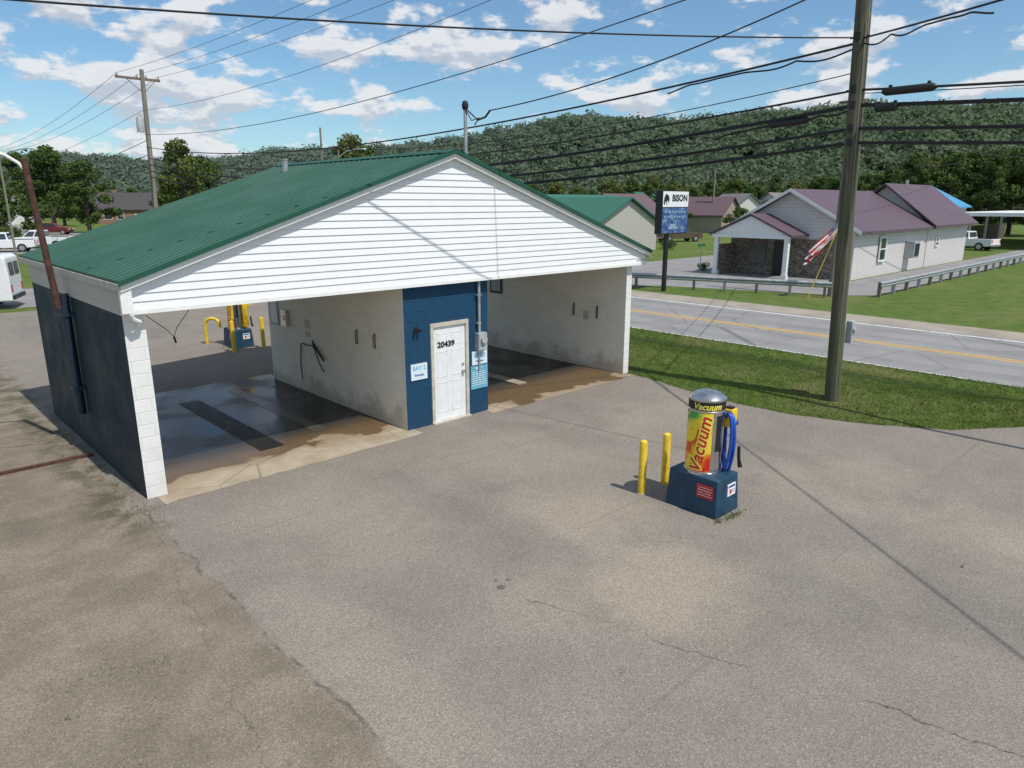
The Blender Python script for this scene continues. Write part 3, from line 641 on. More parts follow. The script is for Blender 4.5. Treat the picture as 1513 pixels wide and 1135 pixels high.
mb=MB(); mb.tube([(2.51,14.39,5.0),(2.42,14.40,5.14),(2.25,14.42,5.26),(1.9,14.5,5.38),(1.2,14.6,5.42)],.028,10); mb.obj('arm','white_paint',lp,smooth=True)
mb=MB(); mb.lathe((1.05,14.62,5.30),[(.14,0),(.16,.04),(.12,.14),(.05,.18)],18); mb.obj('lamp_head','grey_box',lp,smooth=True)
mb=MB(); mb.box(-1.8,2.78,14.08,14.16,.006,.05); mb.box(-1.8,2.78,14.16,14.26,.006,.02); o=mb.obj('drain_channel','rust'); o['label']='rusty steel channel set across the old slab'; o['category']='drain'

# ------------------------------------------------------------------ vacuum stations
def bend_text(s,size,c,rad,a0,z0,mat,parent,vert=True,bold=.004,name='lettering',tilt=0):
    cu=bpy.data.curves.new(name,'FONT'); cu.body=s; cu.size=size; cu.align_x='CENTER'; cu.align_y='CENTER'; cu.offset=bold; cu.resolution_u=3; cu.shear=.25
    tmp=bpy.data.objects.new('tmp',cu); COL.objects.link(tmp); dg=bpy.context.evaluated_depsgraph_get()
    me=bpy.data.meshes.new_from_object(tmp.evaluated_get(dg)); bpy.data.objects.remove(tmp)
    bm=bmesh.new(); bm.from_mesh(me)
    bmesh.ops.triangulate(bm,faces=bm.faces)
    for _ in range(2):
        long=[e for e in bm.edges if e.calc_length()>.05]
        if long: bmesh.ops.subdivide_edges(bm,edges=long,cuts=1); bmesh.ops.triangulate(bm,faces=bm.faces)
    ct,st=math.cos(tilt),math.sin(tilt)
    for v in bm.verts:
        x,y=v.co.x,v.co.y
        if vert: x,y=-y,x
        x,y=x*ct-y*st,x*st+y*ct
        a=a0+x/rad
        v.co=Vector((c[0]+rad*math.cos(a),c[1]+rad*math.sin(a),z0+y))
    bm.to_mesh(me); bm.free(); me.materials.clear(); me.materials.append(M[mat])
    o=bpy.data.objects.new(name,me); COL.objects.link(o); o.parent=parent; return o
vs=empty('vacuum_station',(8.96,5.22,0),'coin vacuum with colourful label and blue hose on navy block','car vacuum','vacuum stations beside the car wash')
mb=MB(); v0=[(-.32,-.44),(.32,-.44),(.32,.44),(-.32,.44)]; v1=[(-.29,-.41),(.29,-.41),(.29,.41),(-.29,.41)]
mb.add([(a,b,0) for a,b in v0]+[(a,b,.59) for a,b in v1],[(0,3,2,1),(4,5,6,7),(0,1,5,4),(1,2,6,5),(2,3,7,6),(3,0,4,7)])
mb.obj('base','navy',vs,world=False,bevel=.018)
RV=.265
mb=MB(); mb.lathe((0,.02,.59),[(RV+.015,0),(RV+.015,.03),(RV,.035),(RV,.955),(RV+.006,.96),(RV+.006,.975),(RV,.98),(RV,1.12),(RV+.012,1.125),(RV+.012,1.145),(RV*.93,1.17),(RV*.7,1.215),(RV*.35,1.245),(.03,1.25),(.03,1.262),(.005,1.268)],40); mb.obj('canister','steel',vs,world=False,smooth=True)
def shell(mb,c,r,a0,a1,z0,z1,n=24,mi=0):
    vs_=[];fs=[]
    for i in range(n+1):
        a=R(a0+(a1-a0)*i/n); vs_+= [(c[0]+r*math.cos(a),c[1]+r*math.sin(a),z0),(c[0]+r*math.cos(a),c[1]+r*math.sin(a),z1)]
    for i in range(n): fs.append((2*i,2*i+2,2*i+3,2*i+1))
    mb.add(vs_,fs,mi)
mb=MB(); shell(mb,(0,.02),RV+.003,118,232,.64,1.54); mb.obj('label_panel','label',vs,world=False,recalc=False,smooth=True)
mb=MB(); shell(mb,(0,.02),RV+.004,60,330,1.578,1.702,40); mb.obj('name_band','ink',vs,world=False,recalc=False,smooth=True)
bend_text('Vacuum',.27,(0,.02),RV+.0055,R(198),1.05,'inkyellow',vs,True,.024,tilt=R(-9))
bend_text('Vacuum',.27,(0,.02),RV+.0075,R(198),1.05,'inkred',vs,True,.004,tilt=R(-9))
bend_text('Vacuum',.135,(0,.02),RV+.0065,R(212),1.636,'inkyellow',vs,False,.004)
mb=MB(); shell(mb,(0,.02),RV+.003,246,264,.95,1.50,8,0); mb.obj('instruction_panel','black',vs,world=False,recalc=False)
mb=MB(); mb.box(.16,.34,-.30,-.14,1.28,1.55); mb.obj('coin_box','yellow',vs,world=False,bevel=.01)
mb=MB()
for k,(a,dr_,zc,hh_,wd_) in enumerate([(296,.06,1.08,.43,.10),(306,.08,1.03,.47,.13),(316,.08,1.10,.40,.12)]):
    px_,py_=(RV+dr_)*math.cos(R(a)),(RV+dr_)*math.sin(R(a))+.02
    tx,ty=math.cos(R(a-62)),math.sin(R(a-62))
    pts=[]
    for i in range(28):
        q=2*math.pi*i/28; s_=wd_*math.cos(q)*(1+.3*math.sin(q)); pts.append((px_+tx*s_+.02*math.cos(q*2+k),py_+ty*s_,zc+hh_*math.sin(q)))
    mb.tube(pts,.025,10,closed=True)
mb.tube([(.25,-.05,1.45),(.32,-.14,1.54),(.34,-.24,1.50),(.33,-.31,1.3)],.025,10)
mb.obj('hose','bluehose',vs,world=False,smooth=True)
mb=MB(); mb.box(.20,.30,-.27,-.17,1.50,1.58); mb.obj('hose_hanger','black',vs,world=False,bevel=.006)
mb=MB(); mb.tube([(.3,-.38,.98),(.31,-.39,.78),(.33,-.41,.66)],[.025,.025,.036],10); mb.obj('nozzle','black',vs,world=False)
mb=MB(); mb.box(-.322,-.304,-.36,-.09,.28,.48); s=mb.obj('warning_sign','redsign',vs,world=False)
mb=MB()
for i in range(4):
    y=-.115; zz=.44-i*.04
    while y>-.33:
        ww=random.uniform(.02,.05); mb.box(-.3235,-.3222,max(y-ww,-.345),y,zz,zz+.010); y-=ww+.012
mb.obj('small_print','inkwhite',s,world=False)
mb=MB(); mb.box(-.02,.20,-.434,-.416,.28,.46); s=mb.obj('rate_sign','whitesign',vs,world=False)
mb=MB(); mb.box(.0,.18,-.4355,-.4342,.41,.445,0); mb.box(.03,.09,-.4355,-.4342,.31,.38,1); mb.box(.11,.17,-.4355,-.4342,.33,.34,2);mb.box(.11,.17,-.4355,-.4342,.36,.37,2); mb.obj('small_print',['inkblue','inkred','ink'],s,world=False)
vs2=copy_thing(vs,(8.95,22.3,0),label='coin vacuum on navy block in the rear lot')
for c in vs2.children:
    if c.name.startswith('hose.'):
        c.data=c.data.copy(); c.data.materials[0]=M['yellowhose']
def bollard(x,y,h,label,first=[None]):
    if first[0] is None:
        r=empty('bollard',(x,y,0),label,'bollard','yellow bollards guarding the vacuums')
        mb=MB(); mb.lathe((0,0,0),[(.062,0),(.062,.86),(.055,.885),(.035,.90),(.005,.905)],20); mb.obj('post','yellow',r,world=False,smooth=True)
        mb=MB(); mb.lathe((0,0,.004),[(.085,0),(.08,.012),(.066,.02)],20); mb.obj('footing','concrete',r,world=False)
        first[0]=r; r.scale=(1,1,h/.9)
    else: copy_thing(first[0],(x,y,0),label=label,scale=(1,1,h/.9))
bollard(8.66,6.12,.9,'yellow steel bollard standing next to the coin vacuum')
bollard(9.22,6.07,.9,'yellow steel bollard standing next to the coin vacuum')
for a,b in ((8.40,21.35),(9.35,21.35)): bollard(a,b,1.0,'yellow bollard beside the rear lot vacuum')
hp=empty('hoop_bollard',(8.4,23.3,0),'bent yellow pipe guard beside the rear vacuum','bollard')
mb=MB(); pts=[(8.32,23.35,0),(8.32,23.35,.65)]+[(8.32+.34*(1-math.cos(R(a)))/2,23.35-.34*(1-math.cos(R(a)))/2,.65+.20*math.sin(R(a))) for a in range(20,181,20)]+[(8.66,23.01,.55)]
mb.tube(pts,.05,12); mb.obj('pipe','yellow',hp,smooth=True)

# ------------------------------------------------------------------ utility poles
def pole(name,loc,h,r0,r1,mat,label,lean=(0,0),group='wooden utility poles'):
    r=empty(name,(*loc,0),label,'utility pole',group)
    mb=MB(); k=12; mb.tube([(lean[0]*i/k,lean[1]*i/k,h*i/k) for i in range(k+1)],[r0+(r1-r0)*i/k for i in range(k+1)],20); mb.obj('pole_shaft',mat,r,world=False,smooth=True)
    return r
P1=(16.0,6.18); L1=(-.36,.34)
p1=pole('utility_pole',P1,13.,.162,.118,'polewood','tall weathered wooden utility pole on grass verge',L1)
def at1(h): return (P1[0]+L1[0]*h/13,P1[1]+L1[1]*h/13,h)
mb=MB(); mb.box(.10,.22,-.22,-.08,1.45,1.95); mb.cyl((.18,-.22,1.75),(.18,-.27,1.75),.06,n=16); mb.obj('electric_meter','grey_box',p1,world=False,smooth=True,bevel=.01)
mb=MB(); mb.tube([(.15,-.09,0),(.055,-.01,3.5),(-.04,.08,7.),(-.09,.13,9)],.018,8); mb.tube([(-.11,-.11,0),(-.30,.09,8)],.010,6); mb.obj('conduit','greywood',p1,world=False,smooth=True)
for h in (7.75,6.75,6.45,6.0,5.72):
    x,y=L1[0]*h/13,L1[1]*h/13
    mb=MB(); mb.cyl((x-.02,y-.19,h),(x-.02,y+.19,h),.018,n=8); mb.box(x-.17,x-.09,y-.05,y+.05,h-.07,h+.07); mb.obj('cable_bracket','black',p1,world=False)
mb=MB(); mb.box(-1.6,1.0,.25,.37,12.2,12.32); mb.obj('crossarm','beamwood',p1,world=False)
P2=(35.45,14.35)
p2=pole('utility_pole',P2,10.9,.16,.12,'greywood','grey wooden utility pole beside a guard rail')
mb=MB(); mb.box(-.06,.06,-.6,.6,9.0,9.12); mb.obj('crossarm','beamwood',p2,world=False)
P3=(16.2,52.5)
p3=pole('utility_pole',P3,12.9,.20,.13,'greywood','tall utility pole with crossarm and transformer',(0.2,-.2))
mb=MB(); mb.box(-1.4,1.3,-.16,-.04,12.25,12.4); mb.tube([(-.8,-.1,12.3),(0.15,-.1,11.5)],.02,6); mb.tube([(1.0,-.1,12.3),(.25,-.1,11.5)],.02,6); mb.obj('crossarm','beamwood',p3,world=False)
for a in (-1.3,-.1,.45,1.2):
    mb=MB(); mb.lathe((a,-.1,12.4),[(.04,0),(.07,.04),(.04,.09),(.06,.13),(.02,.2)],10); mb.obj('insulator','grey_box',p3,world=False,smooth=True)
mb=MB(); mb.lathe((-.30,-.28,9.0),[(.02,0),(.24,.02),(.24,.85),(.2,.93),(.03,.97)],20); mb.cyl((-.36,-.28,9.9),(-.36,-.28,10.15),.04,.03,10); mb.cyl((-.22,-.28,9.9),(-.22,-.28,10.15),.04,.03,10); mb.obj('transformer','grey_box',p3,world=False,smooth=True)
P4=(17.5,120); p4=pole('utility_pole',P4,11.5,.18,.13,'greywood','wooden utility pole standing by the street')
mb=MB(); mb.box(-1.2,1.2,-.06,.06,11.0,11.12); mb.obj('crossarm','beamwood',p4,world=False)
for (x,y,h) in ((51.,92.,14.5),(100,60,9.5),(150,92,12)):
    q=pole('utility_pole',(x,y),h,.17,.12,'greywood','distant grey utility pole among trees')
def wire(a,b,sag,r,mat='cable',label='black cable strung between utility poles',n=40):
    A=Vector(a);B=Vector(b); pts=[]
    for i in range(n+1):
        q=i/n; p=A.lerp(B,q); p.z-=sag*4*q*(1-q); pts.append(p)
    mb=MB(); mb.tube(pts,r,6)
    o=mb.obj('overhead_cable',mat,None,loc=tuple(A),smooth=True); o['label']=label; o['category']='cable'; o['group']='overhead cables'; return pts
def w3(h,dx=0,dy=0): return (P3[0]+dx,P3[1]+dy,h)
for h,hb,sg,r in ((6.75,7.4,1.1,.022),(6.45,7.0,1.2,.040),(6.0,6.6,1.15,.034),(5.72,6.2,1.1,.038)):
    wire(at1(h),w3(hb),sg,r)
for h,r in ((6.75,.024),(6.45,.040),(6.0,.034),(5.72,.032)):
    wire(at1(h),(16,-34,h+.5),.75,r)
wp=wire(at1(7.65),w3(8.1),1.1,.024)
T='thinwire'; lab='thin bare power wire running from pole to pole'
for dx,h0 in ((-1.3,12.4),(-.1,12.4),(1.2,12.4)):
    wire((P1[0]+dx*.9,P1[1]+.3,12.6),w3(h0+.15,dx,-.1),.55,.010,T,lab)
    wire(w3(h0+.15,dx,-.1),(P4[0]+dx*.8,P4[1],11.2),1.,.014,T,lab)
wire(at1(11.4),w3(10.4),.9,.010,T,lab)
wire(at1(9.6),w3(8.9),1.0,.014)
wire(w3(10.4),(P4[0],P4[1],9.6),1.,.012,T,lab); wire(w3(8.5),(P4[0],P4[1],8.2),1.2,.02); wire(w3(7.6),(P4[0],P4[1],7.4),1.2,.02)
wire(at1(7.74),(-12,16.6,7.2),.5,.014)
wire(at1(7.72),(2.5,-11.4,7.6),.35,.018)
wire((10.02,11.2,6.3),(11.5,.4,9.2),.55,.011)
wire(at1(7.8),(P2[0],P2[1],9.4),.35,.012); wire(at1(6.85),(P2[0],P2[1],8.2),.35,.016)
wire((P2[0],P2[1],8.2),(70,10,8.2),.9,.02); wire((P2[0],P2[1],7.6),(75,20,8.2),.9,.02)
wire((P2[0],P2[1],9.4),(30,-30,9.4),.9,.02)
wire((15.9,6.5,7.1),(13.2,27,6.6),.6,.010)
def slack(A,B,amp,r,n=60,waves=3.5):
    A=Vector(A);B=Vector(B); pts=[]
    for i in range(n+1):
        q=i/n; p=A.lerp(B,q); p.z-=.05+amp*abs(math.sin(q*math.pi*waves))*(.5+.5*math.sin(q*7)); pts.append(p)
    mb=MB(); mb.tube(pts,r,6); o=mb.obj('overhead_cable','cable',None,loc=tuple(A),smooth=True); o['label']='slack black cable looping under an overhead line'; o['category']='cable'; o['group']='overhead cables'
slack(at1(7.62),wp[4],.11,.018)
q1=Vector(at1(7.7)); q2=q1.lerp(Vector((2.5,-11.4,7.6)),.16); q2.z-=.18; slack(q1,q2,.12,.016)
slack(at1(6.45),(15.83,9.6,6.08),.07,.022,60,4.5)
def splice(p,dirv,L,r):
    p=Vector(p);d=Vector(dirv).normalized()
    mb=MB(); mb.tube([p-d*L/2,p-d*L*.42,p+d*L*.42,p+d*L/2],[r*.4,r,r,r*.4],12)
    for e in (-.35,.35):
        c=p+d*L*e; mb.box(c.x-.015,c.x+.015,c.y-.03,c.y+.03,c.z,c.z+.12)
    o=mb.obj('cable_closure','black',None,loc=tuple(p),smooth=True); o['label']='black splice closure hanging from an overhead cable'; o['category']='cable box'
splice((15.83,7.75,6.22),(0,1,-.06),.95,.075); splice((15.83,5.35,6.66),(0,1,0),1.0,.08); splice((15.8,5.72,6.36),(0,1,0),.45,.09)

# ------------------------------------------------------------------ roadside sign
sg=empty('pole_sign',(31.2,21.35,0),'black pole sign with white name panel and blue screen','sign')
mb=MB(); mb.box(31.15,31.36,21.25,21.42,0,3.0); mb.obj('sign_post','black',sg,bevel=.01)
sx0,sx1,sy0,sy1=30.4,32.75,21.1,21.5
mb=MB(); mb.box(sx0,sx1,sy0,sy1,2.95,5.1); cab=mb.obj('cabinet','black',sg,bevel=.015); cab['wloc']=tuple(sg.location)
mb=MB(); mb.box(sx0+.04,sx1-.04,sy0-.012,sy0-.002,4.30,5.06); mb.obj('name_panel','whitesign',cab)
mb=MB(); mb.box(sx0+.04,sx1-.04,sy0-.012,sy0-.002,3.0,4.26); mb.obj('screen','screen',cab)
text('BISON',.45,(31.92,sy0-.016,4.72),'-y','ink',cab,bold=.018,sx=1.06)
mb=MB()
em=[(30.50,4.50),(30.54,4.74),(30.63,4.90),(30.73,4.94),(30.82,4.89),(30.92,4.86),(30.99,4.72),(30.97,4.56),(30.93,4.40),(30.90,4.58),(30.83,4.62),(30.77,4.56),(30.75,4.40),(30.71,4.40),(30.70,4.58),(30.63,4.56),(30.59,4.40),(30.53,4.40)]
mb.prism(em,'y',sy0-.018,sy0-.013); mb.obj('emblem','ink',cab)
mb=MB()
for r_ in range(2):
    x=30.62
    while x<32.4:
        ww=random.uniform(.06,.16); mb.box(x,x+ww,sy0-.016,sy0-.013,4.0-r_*.24+random.uniform(-.01,.01),4.08-r_*.24+random.uniform(0,.06)); x+=ww+random.uniform(.05,.12)
mb.box(31.0,31.9,sy0-.016,sy0-.013,3.2,3.32); mb.box(31.2,31.65,sy0-.016,sy0-.013,3.32,3.45); mb.obj('screen_message','screenmark',cab)

def guard(x0,y0,x1,y1,n,label):
    g=empty('guard_rail',(x0,y0,0),label,'guard rail','steel guard rails by the road')
    L=math.dist((x0,y0),(x1,y1)); a=math.atan2(y1-y0,x1-x0); g.rotation_euler=(0,0,a)
    prof=[(0,.48),(-.02,.50),(-.07,.54),(-.07,.58),(-.0,.625),(-.07,.67),(-.07,.71),(-.02,.75),(0,.77)]
    mb=MB(); V=[(-.3,-.09+p,z) for p,z in prof]+[(L+.3,-.09+p,z) for p,z in prof]; k=len(prof)
    V+=[(a_,b_+.006,c_) for a_,b_,c_ in V]
    F=[(i,i+1,k+i+1,k+i) for i in range(k-1)]+[(2*k+i,2*k+i+1,3*k+i+1,3*k+i) for i in range(k-1)]
    mb.add(V,F); mb.obj('rail','galv',g,world=False,recalc=False)
    for i in range(n):
        x=L*i/(n-1); mb=MB(); mb.box(x-.06,x+.06,-.06,.1,0,.74); mb.obj('post','galv' if i%2 else 'greywood',g,world=False)
guard(31.9,23.6,34.8,14.4,7,'galvanised guard rail along the church parking lot')
guard(36.8,12.55,75,12.55,21,'long galvanised guard rail bordering the sloping lawn')

fl=empty('flag_on_pole',(34.1,14.9,0),'striped flag drooping from a leaning yellow pole','flag')
b0=Vector((34.1,14.9,0));t0=Vector((35.1,14.0,3.95))
mb=MB(); mb.cyl(b0,t0,.022,.016,8); mb.obj('flag_pole','yellow',fl)
h0=t0; h1=b0.lerp(t0,.74); V=[];UV=[];F=[]
nu,nv=20,14
for i in range(nu+1):
    for j in range(nv+1):
        u=i/nu;v=j/nv
        p=h1.lerp(h0,v*(1-.25*u))+Vector((-.92*u,.88*u,-1.15*u-.25*u*u))
        p+=Vector((.12*math.sin(v*17+u*4)*u,.14*math.cos(v*14+u*6)*u,.04*math.sin(v*9+u*5)*u))
        V.append(p-b0); UV.append((u,v))
for i in range(nu):
    for j in range(nv):
        a=i*(nv+1)+j; F.append((a,a+nv+1,a+nv+2,a+1))
me=bpy.data.meshes.new('flag_cloth'); me.from_pydata(V,[],F); me.materials.append(M['flag']); ul=me.uv_layers.new(name='UVMap')
for lo in me.loops: ul.data[lo.index].uv=UV[lo.vertex_index]
for p in me.polygons: p.use_smooth=True
o=bpy.data.objects.new('flag_cloth',me); COL.objects.link(o); o.parent=fl
ss=empty('street_name_sign',(41.6,25.6,0),'small green street sign on thin steel post','street sign')
mb=MB(); mb.cyl((41.6,25.6,0),(41.6,25.6,1.85),.03,n=8); mb.obj('post','galv',ss)
mb=MB(); mb.box(41.2,42.0,25.58,25.62,1.7,1.88); mb.obj('sign_plate','green_sign',ss)

# ------------------------------------------------------------------ houses
def house(label,loc,rot,L,Wd,eave,ridge,wm,rm,wins=(),doors=(),name='house',cat='house',ov=.4,chim=None):
    h=empty(name,(*loc,0),label,cat,None,rot)
    x0,x1,y0,y1=-L/2,L/2,-Wd/2,Wd/2
    mb=MB(); mb.box(x0,x1,y0,y1,0,eave)
    mb.add([(x0,y0,eave),(x0,y1,eave),(x0,0,ridge-.05)],[(0,1,2)]); mb.add([(x1,y0,eave),(x1,y1,eave),(x1,0,ridge-.05)],[(0,1,2)])
    mb.obj('wall',wm,h,world=False,recalc=False)
    mb=MB(); sl=(ridge-eave)/(Wd/2); ye=Wd/2+ov; ez=eave-ov*sl
    for s in (-1,1):
        mb.add([(x0-ov,s*ye,ez),(x1+ov,s*ye,ez),(x1+ov,0,ridge),(x0-ov,0,ridge),(x0-ov,s*ye,ez+.14),(x1+ov,s*ye,ez+.14),(x1+ov,0,ridge+.14),(x0-ov,0,ridge+.14)],[(0,1,2,3),(4,5,6,7),(0,1,5,4),(0,3,7,4),(1,2,6,5)])
    rfo=mb.obj('roof',rm,h,world=False)
    if chim:
        mb=MB(); mb.box(chim-.35,chim+.35,.3,.9,eave,ridge+.8); mb.obj('chimney','brick',rfo,world=False)
    for (side,p,ww,wh,z) in wins:
        mb=MB(); fr=MB(); e=.02
        rects=((p-ww/2-.08,p-ww/2,z-.08,z+wh+.08),(p+ww/2,p+ww/2+.08,z-.08,z+wh+.08),(p-ww/2,p+ww/2,z-.08,z),(p-ww/2,p+ww/2,z+wh,z+wh+.08),(p-ww/2,p+ww/2,z+wh/2-.03,z+wh/2+.03))
        if side in('-y','+y'):
            yy=(y0-e) if side=='-y' else (y1+e); s=-1 if side=='-y' else 1
            mb.box(p-ww/2,p+ww/2,min(yy,yy-s*e),max(yy,yy-s*e),z,z+wh)
            for a in rects: fr.box(a[0],a[1],yy-.03 if s<0 else yy-.02,yy+.02 if s<0 else yy+.03,a[2],a[3])
        else:
            xx=(x0-e) if side=='-x' else (x1+e); s=-1 if side=='-x' else 1
            mb.box(min(xx,xx-s*e),max(xx,xx-s*e),p-ww/2,p+ww/2,z,z+wh)
            for a in rects: fr.box(xx-.03 if s<0 else xx-.02,xx+.02 if s<0 else xx+.03,a[0],a[1],a[2],a[3])
        wo=mb.obj('window','glass',h,world=False); fr.obj('frame','white_paint',wo,world=False)
    for (side,p) in doors:
        mb=MB()
        if side=='-y': mb.box(p-.45,p+.45,y0-.05,y0-.002,0,2.1)
        else: mb.box(x0-.05,x0-.002,p-.45,p+.45,0,2.1)
        mb.obj('door','door_white',h,world=False)
    return h
house('beige siding house with gable end and green roof',(54.6,46.6),R(90),10,9.2,2.7,4.9,'beige_siding','roofgreenfar',[('-y',-2,.9,1.2,1.)],[('-y',1)])
house('long low house with green metal roof',(65,57),0,13,9,3.0,5.3,'beige_siding','roofgreenfar',[('-y',-3,1.,1.2,1.),('-y',3,1.,1.2,1.)],[('-y',0)])
house('tan house with plum coloured roof',(88,68),R(8),12,8,3.0,5.7,'tan_siding','roofplumfar',[('-y',-4,1.2,1.2,1.),('-y',3,1.2,1.2,1.),('-x',0,1.,1.2,1.)],[('-y',0)])
house('tan shed with plum roof and open porch',(101,62),R(96),9,7,2.8,5.3,'tan_siding','roofplumfar',[('-x',-2,1.2,1.2,1.)],[('-x',1)])
house('small white siding house with pale roof',(121,68),R(60),9,8,3.0,6.0,'white_siding_far','rooffar',[('-x',-2,1.,1.2,1.),('-x',2,1.,1.2,1.),('-y',0,1.,1.2,1.)],[('-y',3)])
house('white house with grey shingle roof',(138,67),R(0),13,9,3.1,6.3,'white_siding_far','rooffar',[('-y',-4,1.,1.2,1.),('-y',4,1.,1.2,1.)],[('-y',0)],chim=2)
house('pale green roofed house beyond the sign',(112,82),R(20),12,9,3.1,6.3,'white_siding_far','roofgreenfar',[('-y',-3,1.,1.2,1.),('-y',3,1.,1.2,1.)],[('-y',0)])
house('white outbuilding with bright blue metal roof',(91,28),0,6,8,4.2,6.3,'white_siding_far','roofblue',[('-y',-1.5,1.,1.2,1.)],[('-y',1.2)],name='outbuilding',cat='outbuilding')
house('red brick house with dark shingle roof',(51,178),R(-25),14,9,3.2,6.6,'brick','roofdark',[('-y',-5,1.5,1.4,1.),('-y',-2.5,1.2,1.4,1.),('-y',3,1.5,1.4,1.),('-y',5.5,1.2,1.4,1.)],[('-y',.8)],chim=-4)
house('red brick wing house with dark gable roof',(61,184),R(65),9,8,3.2,6.2,'brick','roofdark',[('-x',0,1.6,1.4,1.)],[])
house('white house with grey roof among trees',(26,190),R(-20),14,9,3,6,'white_siding_far','rooffar',[('-y',-3,1.2,1.2,1.),('-y',3,1.2,1.2,1.)],[('-y',0)])

ch=empty('church',(50,20.6,0),'pale siding church with plum metal roof and porch','church')
mb=MB(); mb.box(43.6,56.5,16.6,24.6,0,2.95); mb.add([(43.6,16.6,2.95),(43.6,24.6,2.95),(43.6,20.6,5.2)],[(0,1,2)])
mb.box(56.5,66,16.55,22.9,0,3.0); mb.add([(66,16.55,3.0),(66,22.9,3.0),(66,19.7,5.7)],[(0,1,2)]); mb.add([(56.5,16.55,3.0),(56.5,22.9,3.0),(56.5,19.7,5.7)],[(0,1,2)])
mb.obj('wall','church_siding',ch,recalc=False)
def gr(mb,x0,x1,yc,hw,ez,rz,th=.14):
    for s in (-1,1):
        y=yc+s*hw
        mb.add([(x0,y,ez),(x1,y,ez),(x1,yc,rz),(x0,yc,rz),(x0,y,ez+th),(x1,y,ez+th),(x1,yc,rz+th),(x0,yc,rz+th)],[(0,1,2,3),(4,5,6,7),(0,1,5,4),(0,3,7,4),(1,2,6,5)])
mb=MB(); gr(mb,43.1,56.6,20.6,4.5,2.72,5.2); gr(mb,56.0,66.5,19.7,3.75,2.82,5.75); crf=mb.obj('roof','roof_purple',ch)
mb=MB()
for s in (-1,1): mb.add([(43.06,20.6+s*4.5,2.68),(43.06,20.6,5.16),(43.06,20.6,5.36),(43.06,20.6+s*4.5,2.88),(43.09,20.6+s*4.5,2.68),(43.09,20.6,5.16),(43.09,20.6,5.36),(43.09,20.6+s*4.5,2.88)],[(0,1,2,3),(4,5,6,7),(0,1,5,4),(3,2,6,7),(0,3,7,4)])
mb.obj('rake_board','white_paint',ch)
mb=MB(); mb.box(43.5,43.597,16.75,24.55,0,2.3); mb.box(41.5,43.5,24.25,24.5,0,1.9); mb.obj('stone_cladding','stone',ch)
mb=MB(); gr(mb,41.2,43.6,22.1,2.75,2.5,3.75,.12); mb.obj('porch_roof','roof_purple',ch)
mb=MB(); mb.add([(41.35,19.6,2.58),(41.35,24.6,2.58),(41.35,22.1,3.72)],[(0,1,2)]); mb.box(41.3,41.5,19.5,24.7,2.38,2.58); mb.obj('porch_gable','white_paint',ch,recalc=False)
for yy in (19.7,24.4):
    mb=MB(); mb.box(41.35,41.6,yy-.13,yy+.13,0,2.38); mb.box(41.31,41.64,yy-.17,yy+.17,0,.25); mb.obj('column','white_paint',ch)
mb=MB(); mb.box(43.44,43.498,20.6,21.5,0,2.1); mb.obj('door','black',ch)
mb=MB(); mb.box(43.44,43.498,22.0,23.2,.7,2.0); mb.obj('window','glass',ch)
for xx,ww,wh,z in ((47.9,.9,1.35,1.0),(58.6,.5,.5,1.5)):
    mb=MB(); mb.box(xx-ww/2,xx+ww/2,16.50,16.545,z,z+wh); wo=mb.obj('window','glass',ch); wo['wloc']=(50,20.6,0)
    fr=MB()
    for a in ((xx-ww/2-.1,xx-ww/2,z-.1,z+wh+.1),(xx+ww/2,xx+ww/2+.1,z-.1,z+wh+.1),(xx-ww/2,xx+ww/2,z-.1,z),(xx-ww/2,xx+ww/2,z+wh,z+wh+.1),(xx-ww/2,xx+ww/2,z+wh/2-.03,z+wh/2+.03)): fr.box(a[0],a[1],16.46,16.53,a[2],a[3])
    fr.obj('frame','white_paint',wo)
mb=MB(); mb.box(52.2,53.3,16.0,16.58,.9,2.0); mb.box(52.35,53.15,15.97,16.0,1.05,1.85,1); mb.obj('air_conditioner',['grey_box','black'],ch)
mb=MB(); mb.cyl((60.5,19.7,5.7),(60.5,19.7,6.2),.12,n=12); mb.obj('vent_pipe','galv',ch)

cp=empty('carport',(92,19,0),'long flat white canopy on slim posts','carport')
mb=MB(); mb.box(84,110,14,23,3.2,3.55); mb.obj('roof','white_paint',cp)
for x in (84.5,91,97.5,104):
    for y in (14.4,22.6):
        mb=MB(); mb.box(x-.1,x+.1,y-.1,y+.1,0,3.2); mb.obj('post','white_paint',cp)
fe=MB()
for i in range(90): fe.box(86+i*.3,86.27+i*.3,24,24.04,.05,1.9+random.uniform(-.02,.02))
fe.box(86,113,24.04,24.1,.5,.6); fe.box(86,113,24.04,24.1,1.5,1.6)
o=fe.obj('fence','fencebrown',None,loc=(86,24,0)); o['label']='brown board fence behind the canopy'; o['category']='fence'
